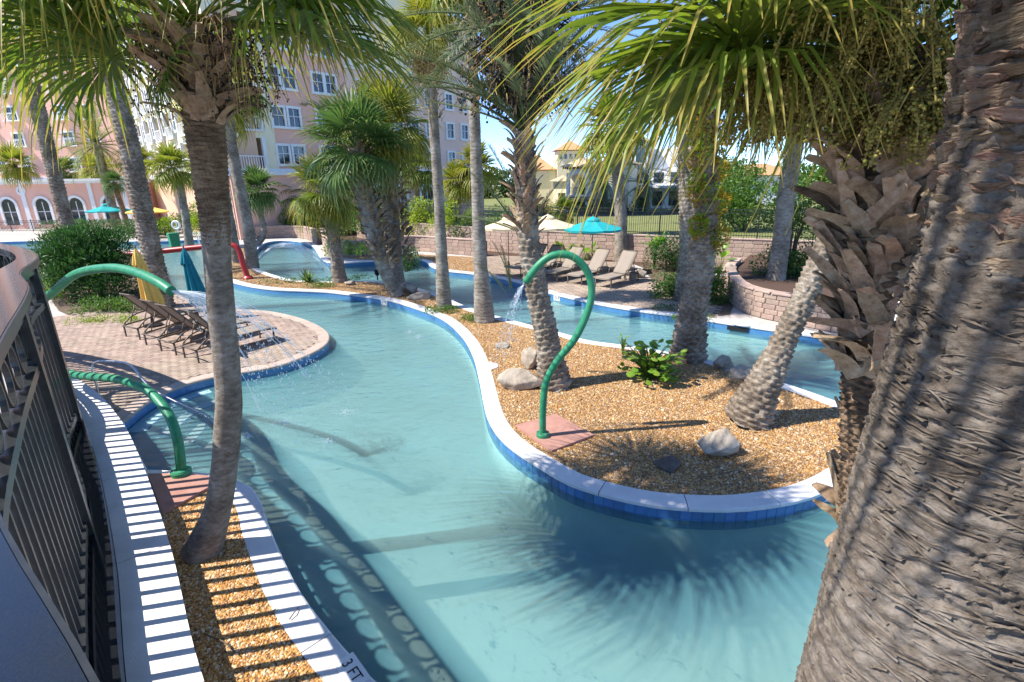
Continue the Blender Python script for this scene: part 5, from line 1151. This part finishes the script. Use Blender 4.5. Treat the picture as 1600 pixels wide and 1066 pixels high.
# ================================================================== BUILDINGS BEHIND
hotel = thing('hotel_building', 'tall pink and cream resort hotel behind the palms', 'building', (-22, 52, 0))
HB = Vector((-22, 52, 0))
def face(p0, p1):
    p0, p1 = Vector(p0), Vector(p1); u = (p1-p0).normalized(); return p0, u, Vector((u.y, -u.x)), (p1-p0).length
def slab(mb, F, s0, s1, z0, z1, d0, d1):
    """box on a facade: along s, up z, out from the wall d"""
    p, u, n, _ = F; A = [p+u*s0+n*d0, p+u*s1+n*d0, p+u*s1+n*d1, p+u*s0+n*d1]
    V = [(q.x-HB.x, q.y-HB.y, z) for z in (z0, z1) for q in A]
    return mb.add(V, [(0, 1, 2, 3), (7, 6, 5, 4), (0, 4, 5, 1), (1, 5, 6, 2), (2, 6, 7, 3), (3, 7, 4, 0)])
def part(name, mat, F, *boxes, parent=None):
    mb = MB()
    for b in boxes: slab(mb, F, *b)
    o = mb.build(name, M[mat], parent or hotel)
    bm = bmesh.new(); bm.from_mesh(o.data); bmesh.ops.recalc_face_normals(bm, faces=bm.faces); bm.to_mesh(o.data); bm.free(); return o
def window(F, s, z, w_=1.0, h=1.5, arch=False):
    p, u, n, _ = F; q = p+u*s; an = math.atan2(u.y, u.x); mt = Matrix.Translation((q.x-HB.x, q.y-HB.y, z)) @ Matrix.Rotation(an, 4, 'Z')
    key = (w_, h, arch)
    if key not in WIN:
        fr = MB(); y = -.09
        if not arch:
            for cx, cz, dx, dz in ((0, h/2+.09, w_+.4, .2), (0, -h/2-.1, w_+.44, .22), (-w_/2-.09, 0, .18, h), (w_/2+.09, 0, .18, h), (0, 0, .06, h), (0, .1, w_, .05)): fr.box((cx, y if dx > .1 else -.03, cz), (dx, .16 if dx > .1 else .05, dz))
            pn = MB().box((0, -.012, 0), (w_, .02, h))
        else:
            pts = [(-w_/2, -h/2)]+[(-w_/2*math.cos(a), h/2-w_/2+w_/2*math.sin(a)) for a in np.linspace(0, PI, 13)]+[(w_/2, -h/2)]
            out = [(x*1.36, z_ if z_ < h/2-w_/2 else (z_-(h/2-w_/2))*1.36+(h/2-w_/2)) for x, z_ in pts]; k = len(pts)
            for Y_ in (-.16, -.0): fr.v += [(x, Y_, z_) for x, z_ in pts]+[(x, Y_, z_) for x, z_ in out]
            for i in range(k-1): fr.f += [(i, i+1, k+i+1, k+i), (k+i, k+i+1, 3*k+i+1, 3*k+i), (i+1, i, 2*k+i, 2*k+i+1)]
            fr.box((0, -.03, -.1), (.07, .05, h*.8)); fr.box((0, -.03, 0), (w_, .05, .06))
            pn = MB(); pn.v = [(x, -.012, z_) for x, z_ in pts]; pn.f = [tuple(range(k))[::-1]]
        WIN[key] = (fr.mesh('window', M['white']), pn.mesh('pane', M['glass']))
    o = link('window', WIN[key][0], hotel, M=mt); link('pane', WIN[key][1], o); return o
WIN = {}
def balcony(F, s0, s1, z, wall='peach', deep=1.25):
    """recessed balcony: back wall, door, slab, white columns and balustrade"""
    part('balcony_back', wall, F, (s0, s1, z, z+2.6, -deep, -deep+.1))
    part('balcony_door', 'glass', F, (s0+(s1-s0)*.45, s0+(s1-s0)*.85, z+.05, z+2.1, -deep+.1, -deep+.14))
    part('balcony_slab', 'white', F, (s0-.1, s1+.1, z-.14, z, -deep, .35), (s0-.1, s1+.1, z+.95, z+1.03, .22, .32))
    n = max(4, int((s1-s0)/.2)); part('balusters', 'white', F, *[(s0+(s1-s0)*k/n-.03, s0+(s1-s0)*k/n+.03, z, z+.96, .24, .30) for k in range(n+1)])
    part('column', 'white', F, (s0-.14, s0+.14, z, z+2.5, 0.003, .3)); part('column', 'white', F, (s1-.14, s1+.14, z, z+2.5, .003, .3))
u = Vector((.628, .778)); A0 = Vector((-19.84, 48.0)); FA = (A0-u*4.9, u, Vector((u.y, -u.x)), 30.3); K = 4.9; ST = 3.1; Z0 = 5.35; TOP = 46
def a_(s): return s+K
part('base_wall', 'pink', FA, (0, 30.3, -.3, 5.2, -2.6, .12)); part('cornice', 'white', FA, (-.2, 30.5, 5.2, 5.5, -2.5, .35), (-.2, 30.5, 5.5, 5.75, -2.5, .2))
part('side_wall', 'pinkshade', FA, (30.0, 30.3, 5.7, 15.0, -16, -2.55))
part('wall', 'pink', FA, (a_(-.55), a_(7.2), 5.75, TOP, -2.5, 0)); part('wall', 'pinkshade', FA, (a_(7.2), 30.3, 5.75, 14.75, -2.5, -.05)); part('wall', 'creamwall', FA, (a_(7.2), a_(21.3), 15.2, TOP, -2.5, -.06)); part('wall', 'pinkshade', FA, (a_(21.3), 30.3, 15.2, 22, -2.5, -.3))
part('cornice', 'white', FA, (a_(7.2), 30.4, 14.75, 15.0, -2.4, .15), (a_(7.2), 30.4, 15.0, 15.2, -2.4, .4))
part('pier', 'creamwall', FA, (0, .5, 5.75, TOP, -2.5, .05)); part('pier', 'creamwall', FA, (3.3, a_(-.55), 5.75, TOP, -2.5, .06))
for r_ in range(8):
    z = Z0+.4+r_*ST
    part('lintel', 'creamwall', FA, (.5, 3.3, z+2.45, z+ST-.14, -1.3, .04)); balcony(FA, .62, 3.18, z)
    zc = Z0+1.55+r_*ST
    for s in (0, 1.45, 4.2, 5.5):
        window(FA, a_(s), zc)
    if zc < 14.5:
        for s in (8.8, 10.6, 13.2, 15.4, 17.6, 20.8, 23.2): window((FA[0]+FA[2]*-.05, *FA[1:]), a_(s), zc, arch=(zc > 12.5 and s == 10.6))
    elif r_ < 8:
        for s in (9.0, 10.4, 15.0, 18.4): window((FA[0]+FA[2]*-.06, *FA[1:]), a_(s), zc+.6)
for s in (9.5, 12.5, 16.5, 20.5): window((FA[0]+FA[2]*.12, *FA[1:]), a_(s), 2.4, 1.8, 3.2, True)
FBq = face((-48, 70), FA[0]); LB = FBq[3]
part('base_wall', 'peach', FBq, (0, LB-.1, -.3, 5.2, -2, .1)); part('cornice', 'white', FBq, (0, LB-.3, 5.2, 5.7, -2, .35))
cols = np.arange(1.0, LB-4, 4.6)
for r_ in range(7):
    z = 5.75+r_*ST; part('floor_band', 'creamwall', FBq, (0, LB-.12, z+2.5, z+ST, -2, .0)); 
    for c in cols: balcony(FBq, c, c+2.6, z+.14, 'peach'); window(FBq, c+3.6, z+1.5, .9, 1.5)
last = 0
for c in list(cols)+[LB-.12]:
    if c-last > .05: part('pier', 'peach' if int(c) % 2 else 'creamwall', FBq, (last, c, 5.75, 28, -2.6, -.02))
    last = c+2.6
FC = face((-110, 74), (-48, 70)); LC = FC[3]
part('wall', 'pink', FC, (0, LC-1, -.3, 32, -3, 0)); part('cornice', 'white', FC, (0, LC-1, 5.2, 5.8, -1, .4))
for r_ in range(7):
    for c in np.arange(20, LC-3, 3.4):
        window(FC, c, 7.3+r_*ST, 1.3, 1.5)
        if int(c/3.4) % 2: part('balcony_rail', 'white', FC, (c-.9, c+.9, 6.35+r_*ST, 6.42+r_*ST, .05, .75), (c-.9, c+.9, 7.2+r_*ST, 7.27+r_*ST, .68, .75), *[(c-.9+k*.2, c-.86+k*.2, 6.4+r_*ST, 7.2+r_*ST, .7, .73) for k in range(10)])
# single storey terrace wing with arches
FP = face((-76, 59.5), (-42.5, 61.2)); LP = FP[3]
part('terrace_wing_wall', 'pink', FP, (0, LP, -.3, 4.9, -6, 0)); part('cornice', 'white', FP, (-.2, LP+.2, 4.9, 5.15, -6.1, .3), (-.2, LP+.2, 5.15, 5.4, -6.1, .5))
for k, c in enumerate(np.arange(8, LP-1, 3.7)): window(FP, c, 1.9, 1.5, 2.9, True)
part('pilaster', 'white', FP, *[(c-.22, c+.22, -.2, 4.9, 0.003, .14) for c in np.arange(6.2, LP, 3.7)])
for c in (9.8, 20.9): 
    q = FP[0]+FP[1]*c; o = MB(); 
    for k in range(24):
        a = 2*PI*k/24; o.v += [(math.cos(a)*r, -y, math.sin(a)*r) for r, y in ((.5, .02), (.5, .1), (.3, .1), (.3, .02))]
    for k in range(24):
        for h_ in range(4): o.f.append((k*4+h_, k*4+(h_+1) % 4, ((k+1) % 24)*4+(h_+1) % 4, ((k+1) % 24)*4+h_))
    ob = o.build('medallion', M['white'], hotel); ob.location = (q.x-HB.x, q.y-HB.y, 4.2); ob.rotation_euler = (0, 0, math.atan2(FP[1].y, FP[1].x))
# ---- terrace furniture
for i, (x, y, lab) in enumerate(((16, 346, 'far left terrace lamp post'), (108, 348, 'terrace lamp post left of the arched window'), (120, 350, 'terrace lamp post right beside its neighbour'), (157, 352, 'terrace lamp post next to the teal terrace umbrella'))):
    t = thing('lamp_post', 'black lantern '+lab, 'lamp post', gp(x, y, .0), group='terrace lamp posts'); MB().tube([(0, 0, -.02), (0, 0, .3), (0, 0, 2.7)], [.12, .06, .045], 8).build('post', M['blackmetal'], t)
    MB().lathe([(.1, 2.7), (.2, 3.1), (.18, 3.12)], 6).build('lantern', M['white'], t); MB().lathe([(.3, 3.1), (.05, 3.36), (.03, 3.45)], 6).build('lantern_cap', M['blackmetal'], t)
open_umbrella('teal umbrella on the hotel terrace', gp(178, 362).xy, 2.1, 2.2, M['teal'], 'terrace umbrellas')
open_umbrella('yellow umbrella on the hotel terrace', gp(238, 366).xy, 1.9, 2.2, M['yellow'], 'terrace umbrellas')
for i, x in enumerate((20, 62, 108)): open_umbrella(('blue umbrella at the far left of the terrace', 'blue umbrella in the middle of the terrace', 'blue umbrella on the terrace by the arches')[i], gp(x, 352).xy, 2.2, 2.3, M['bluecanvas'], 'terrace umbrellas')
t = thing('life_ring', 'white life ring on a stand at the far pool', 'life ring', gp(280, 376)); rgm = MB()
for k in range(20):
    a = 2*PI*k/20
    for j in range(8): b = 2*PI*j/8; rgm.v.append(((.32+.08*math.cos(b))*math.cos(a), .08*math.sin(b), 1.3+(.32+.08*math.cos(b))*math.sin(a)))
for k in range(20):
    for j in range(8): rgm.f.append((k*8+j, k*8+(j+1) % 8, ((k+1) % 20)*8+(j+1) % 8, ((k+1) % 20)*8+j))
rgm.build('ring', M['white'], t, smooth=True); MB().box((0, .1, .75), (.08, .05, 1.5)).build('stand', M['steel'], t)
t = thing('waste_bin', 'green waste bin beside the far pool', 'bin', gp(274, 386)); MB().lathe([(.42, 0), (.46, .9), (.48, .95)], 4).build('body', M['green'], t); MB().lathe([(.5, .955), (.45, 1.05), (.1, 1.08)], 4).build('lid', M['green'], t)
b = gp(303, 384); t = thing('pool_ladder', 'white ladder rails at the far pool', 'ladder', b)
for x in (0, .5): smooth_tube([(x, 0, -.9), (x, 0, .6), (x+.02, .15, .95), (x+.02, .5, .9), (x+.02, .7, 0)], .03, 8, .15).build('rail', M['white'], t, smooth=True)
for z in (-.5, -.2): MB().tube([(0, 0, z), (.5, 0, z)], .025, 8).build('rung', M['white'], t)
# ---- light pole
b = at(931, 345, 37); t = thing('light_pole', 'tall thin black light pole behind the open teal umbrella', 'light pole', (b.x, b.y, 1.4)); MB().tube([(0, 0, -.05), (0, 0, 7.5)], [.13, .10], 12).build('pole', M['blackmetal'], t); MB().box((0, -.25, 7.52), (.3, .7, .14)).build('lamp_head', M['blackmetal'], t)
# ---- houses
def hip(mb, x0, x1, y0, y1, z, h, ov=.5, ridge=.35):
    x0 -= ov; x1 += ov; y0 -= ov; y1 += ov; w_, d = x1-x0, y1-y0
    if w_ >= d: r0, r1 = (x0+d/2*.98, (y0+y1)/2), (x1-d/2*.98, (y0+y1)/2)
    else: r0, r1 = ((x0+x1)/2, y0+w_/2*.98), ((x0+x1)/2, y1-w_/2*.98)
    mb.add([(x0, y0, z), (x1, y0, z), (x1, y1, z), (x0, y1, z), (*r0, z+h), (*r1, z+h)], [(0, 1, 5, 4), (1, 2, 5), (2, 3, 4, 5), (3, 0, 4), (3, 2, 1, 0)] if w_ >= d else [(0, 1, 4), (1, 2, 5, 4), (2, 3, 5), (3, 0, 4, 5), (3, 2, 1, 0)])
    return mb
def block(h, name, mat, x0, x1, y0, y1, z0, z1): return MB().box(((x0+x1)/2, (y0+y1)/2, (z0+z1)/2), (x1-x0, y1-y0, z1-z0)).build(name, M[mat], h)
HX = 8.9; hs = thing('house', 'cream house with arched balcony and tan tiled roof beyond the fence', 'house', (HX, 70, .2)); zz = .2
block(hs, 'wall', 'creamwall', -1.6, 1.4, 2.0, 8, 0, 5.6); block(hs, 'wing_wall', 'creamwall', 1.45, 6.2, 2.6, 9, 0, 5.9); block(hs, 'wing_wall', 'creamwall', -4.4, -1.65, 3.0, 9, 0, 3.9)
for x0, x1 in ((-1.6, -1.2), (1.0, 1.4)): block(hs, 'column', 'white', x0, x1, .3, .8, 2.2, 5.0)
block(hs, 'balcony_floor', 'white', -1.6, 1.4, .3, 2.0, 2.0, 2.2); ar = MB(); pts = [(-1.2+2.2*k/12, 4.3+.55*math.sin(PI*k/12)) for k in range(13)]
for y in (.32, .78): ar.v += [(x, y, z) for x, z in pts]+[(x, y, 5.4) for x, z in pts]
for k in range(12): ar.f += [(k, k+1, 14+k, 13+k), (k+1, k, 26+k, 27+k), (26+k, 39+k, 40+k, 27+k)]
ar.build('arch', M['white'], hs); block(hs, 'beam', 'white', -1.6, 1.4, .3, 2.0, 5.4, 5.6); block(hs, 'balcony_door', 'glass', -.3, .7, 1.95, 2.0, 2.25, 4.4)
for k in range(12): block(hs, 'baluster', 'blackmetal', -1.15+k*.19, -1.12+k*.19, .4, .43, 2.2, 3.1)
block(hs, 'rail', 'blackmetal', -1.2, 1.0, .39, .44, 3.1, 3.16)
block(hs, 'garage_wall', 'white', -2.0, 1.9, .45, 1.99, 0, 1.5) if False else None
block(hs, 'garage_pier', 'white', -1.9, -1.2, .5, 1.98, 0, 1.7); block(hs, 'garage_pier', 'white', 1.0, 1.8, .5, 1.98, 0, 1.7); block(hs, 'garage_door', 'darkwood', -1.2, 1.0, 1.6, 1.98, 0, 1.35); block(hs, 'garage_beam', 'white', -1.19, .99, .5, 1.59, 1.35, 1.7)
hip(MB(), -1.9, 1.7, .2, 8, 5.75, 1.15).build('roof', M['tanroof'], hs); hip(MB(), 1.9, 6.2, 2.6, 9, 6.0, 1.2).build('roof', M['tanroof'], hs); hip(MB(), -4.4, -2.1, 3, 9, 4.0, .8).build('roof', M['tanroof'], hs)
sk = MB().add([(-2.4, -.2, 1.72), (6.6, -.2, 1.72), (6.2, 1.9, 2.15), (-2.0, 1.9, 2.15), (-2.4, -.2, 1.66), (6.6, -.2, 1.66)], [(0, 1, 2, 3), (4, 5, 1, 0), (5, 4, 3, 2)]); sk.build('skirt_roof', M['tanroof'], hs)
for k in range(14): block(hs, 'bracket', 'darkwood', -2.0+k*.28, -1.9+k*.28, -.15, .28, 5.5, 5.72)
for k in range(22): block(hs, 'bracket', 'darkwood', -2.2+k*.38, -2.1+k*.38, -.1, .4, 1.5, 1.65)
for x in (2.4, 4.3): block(hs, 'window', 'glass', x, x+.9, 2.56, 2.6, 3.2, 4.8); block(hs, 'window', 'glass', x, x+.9, 2.56, 2.6, .6, 1.4)
block(hs, 'window', 'glass', -3.6, -2.6, 2.96, 3.0, 1.0, 2.4)
hs.rotation_euler = (0, 0, R(-24))
h2 = thing('house', 'taller house with orange tiled tower roof behind the cream house', 'house', (at(893, 250, 84).x, 84, .2)); block(h2, 'wall', 'creamwall', -2.2, 2.0, 0, 5, 0, 8.4); block(h2, 'wall', 'creamwall', -8, -2.3, 1, 9, 0, 5.6)
hip(MB(), -2.2, 2.0, 0, 5, 8.5, 1.5, .5).build('roof', M['rooftile'], h2); hip(MB(), -8, -2.7, 1, 9, 5.7, 2.4).build('roof', M['rooftile'], h2)
for k in range(5): block(h2, 'window', 'glass', -1.9+k*.8, -1.5+k*.8, -.04, 0, 7.2, 7.9)
h3 = thing('house', 'white modern house glimpsed behind the hanging palm leaves', 'house', (at(1020, 300, 74).x, 74, .2)); block(h3, 'wall', 'white', -5.5, 6.5, 0, 9, 0, 5.2); block(h3, 'upper_wall', 'white', -5, -1, .3, 8, 5.2, 9.0); block(h3, 'upper_wall', 'white', -.9, 5.5, 1.5, 8, 5.2, 8.0); block(h3, 'balcony', 'white', -6, 7, -1.6, -.01, 2.9, 3.2)
for x in (-4.5, -2.4, 0, 2.2, 4.4): block(h3, 'window', 'glass', x, x+1.3, -.05, -.001, 3.5, 4.9); block(h3, 'window', 'glass', x, x+1.3, -.05, -.001, .5, 2.4)
for x in (-4.4, -2.6): block(h3, 'window', 'glass', x, x+1.1, .24, .3, 6.3, 8.2)
hip(MB(), -5, -1, .3, 8, 9.05, 1.0).build('roof', M['tanroof'], h3)
h3.rotation_euler = (0, 0, R(-20))
h4 = thing('house', 'white house with red roof glimpsed right of the vine wrapped palm', 'house', (at(1190, 300, 80).x, 80, .2)); block(h4, 'wall', 'white', -5, 6, 0, 8, 0, 4.2); hip(MB(), -5, 6, 0, 8, 4.3, 1.7).build('roof', M['rooftile'], h4)
for x in (-3.5, -1, 1.5, 4): block(h4, 'window', 'glass', x, x+1.2, -.05, -.001, 1.8, 3.4)
far_palm('little date palm in front of the cream house', (945, 280), (945, 331), .3, M['barkfib'], 1.6, 30, fan=False, lm='dateleaf', Y=64, zb=.25)
far_palm('little date palm in front of the white modern house', (1010, 285), (1011, 331), .3, M['barkfib'], 1.6, 30, fan=False, lm='dateleaf', Y=64, zb=.25)
far_palm('little date palm right of the white modern house', (1065, 278), (1066, 331), .3, M['barkfib'], 1.6, 30, fan=False, lm='dateleaf', Y=64, zb=.25)
for i, (x, lab) in enumerate(((850, 'golden roadside shrub left of the cream house'), (925, 'green roadside shrub right of the garage'), (960, 'dark roadside shrub between the houses'), (1000, 'dark roadside shrub before the white modern house'), (1060, 'roadside shrub behind the vine wrapped palm'))):
    shrub('shrub', lab, (x, 330), M['rust' if i == 0 else 'shrub' if i == 1 else 'hedge'], blobset(8, 1.6, .8, 1.0, .7, 80+i), 60, .22, .08, zb=.2, seed=80+i, Y=68, group='shrubs along the road')
for i, (x, Y, lab) in enumerate(((1130, 60, 'broad green tree behind the fence right of the vine wrapped palm'), (1290, 52, 'broad green tree behind the boots covered palm'), (1440, 50, 'broad green tree hidden behind the near trunk'), (1215, 110, 'distant green tree behind the red roofed house'))):
    shrub('background_tree', lab, (x, 330), M['shrub'], [(q[0], q[1], q[2]+2.2, q[3], q[4], q[5]) for q in blobset(22, 3.4, 2.6, 3.2, 1.5, 90+i)], 30, .32, .12, zb=.25, seed=90+i, Y=Y, cat='tree', group='trees beyond the fence')

# ---- distant belt of trees
g = np.random.default_rng(31); bl2 = [(x, 140+12*math.sin(x*.13), 2.5+1.5*math.sin(x*.31+1)+g.uniform(-.6, .6), 4, 3, 3.2+g.uniform(-1, 1.2)) for x in np.arange(-25, 190, 4.2)]
o = foliage('distant_trees', None, M['hedge'], bl2, 16, .9, .35, 33); tag(o, 'distant dark green belt of trees behind the houses', 'trees', kind='stuff')
for i, (x, y, lab, m) in enumerate(((330, 366, 'shrub behind the slim grey twin palms', 'limeshrub'), (300, 364, 'dark shrub on the far terrace edge right of the life ring', 'deepleaf'), (520, 362, 'yellow green shrub behind the golden cabbage palm', 'limeshrub'), (600, 362, 'green shrub behind the upright cabbage palm', 'shrub'), (770, 380, 'shrub against the pink wall left of the cream umbrellas', 'shrub'), (505, 355, 'tall green shrub by the hotel base', 'shrub'))):
    shrub('shrub', lab, (x, y), M[m], blobset(12, 1.5, 1.0, 2.2, .75, 120+i), 110, .17, .05, seed=120+i, zb=.3)
far_palm('lime coloured small palm by the hotel base behind the curved palm', (470, 285), (478, 362), .2, M['barkgrey'], 1.4, 34, lm='palmyellow')
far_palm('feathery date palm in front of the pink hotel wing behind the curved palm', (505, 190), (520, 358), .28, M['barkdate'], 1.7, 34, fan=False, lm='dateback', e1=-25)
far_palm('small green palm right of the tall fan palm against the hotel', (745, 262), (742, 372), .22, M['barkgrey'], 1.25, 34, lm='palmyellow')

for hub_, base_, lab, lm, sz in (((214, 252), (224, 360), 'tufted yellow green palm between the two stout date trunks', 'palmyellow', 1.3), ((100, 268), (112, 350), 'small palm on the terrace between the far left date palms', 'palmdark', 1.2), ((318, 262), (328, 366), 'bright palm just left of the slim cabbage palm trunk', 'palmyellow', 1.3), ((440, 300), (446, 366), 'low green palm left of the golden cabbage palm', 'palmgreen', 1.15), ((650, 262), (655, 366), 'green palm behind the upright cabbage palm by the hotel', 'palmgreen', 1.35), ((715, 285), (716, 372), 'low palm behind the smooth grey trunk', 'palmyellow', 1.1), ((545, 262), (548, 360), 'yellow green palm behind the curved cabbage palm', 'palmyellow', 1.4), ((880, 330), (882, 398), 'short feathery palm behind the cream umbrellas', 'palmgreen', .6)):
    far_palm(lab, hub_, base_, .2, M['barkgrey'], sz, 34, lm=lm)
for i, (x, y, lab, m) in enumerate(((120, 378, 'leafy shrub left of the long clipped hedge', 'shrub'), (215, 374, 'dark shrub right of the long clipped hedge', 'deepleaf'), (260, 368, 'lime shrub behind the life ring', 'limeshrub'), (695, 376, 'olive shrub on the far bank between the slim trunks', 'shrub'), (740, 384, 'dark shrub on the far bank behind the smooth grey trunk', 'deepleaf'))):
    shrub('shrub', lab, (x, y), M[m], blobset(10, 1.3, .9, 1.5, .65, 140+i), 130, .15, .045, seed=140+i, zb=.2)
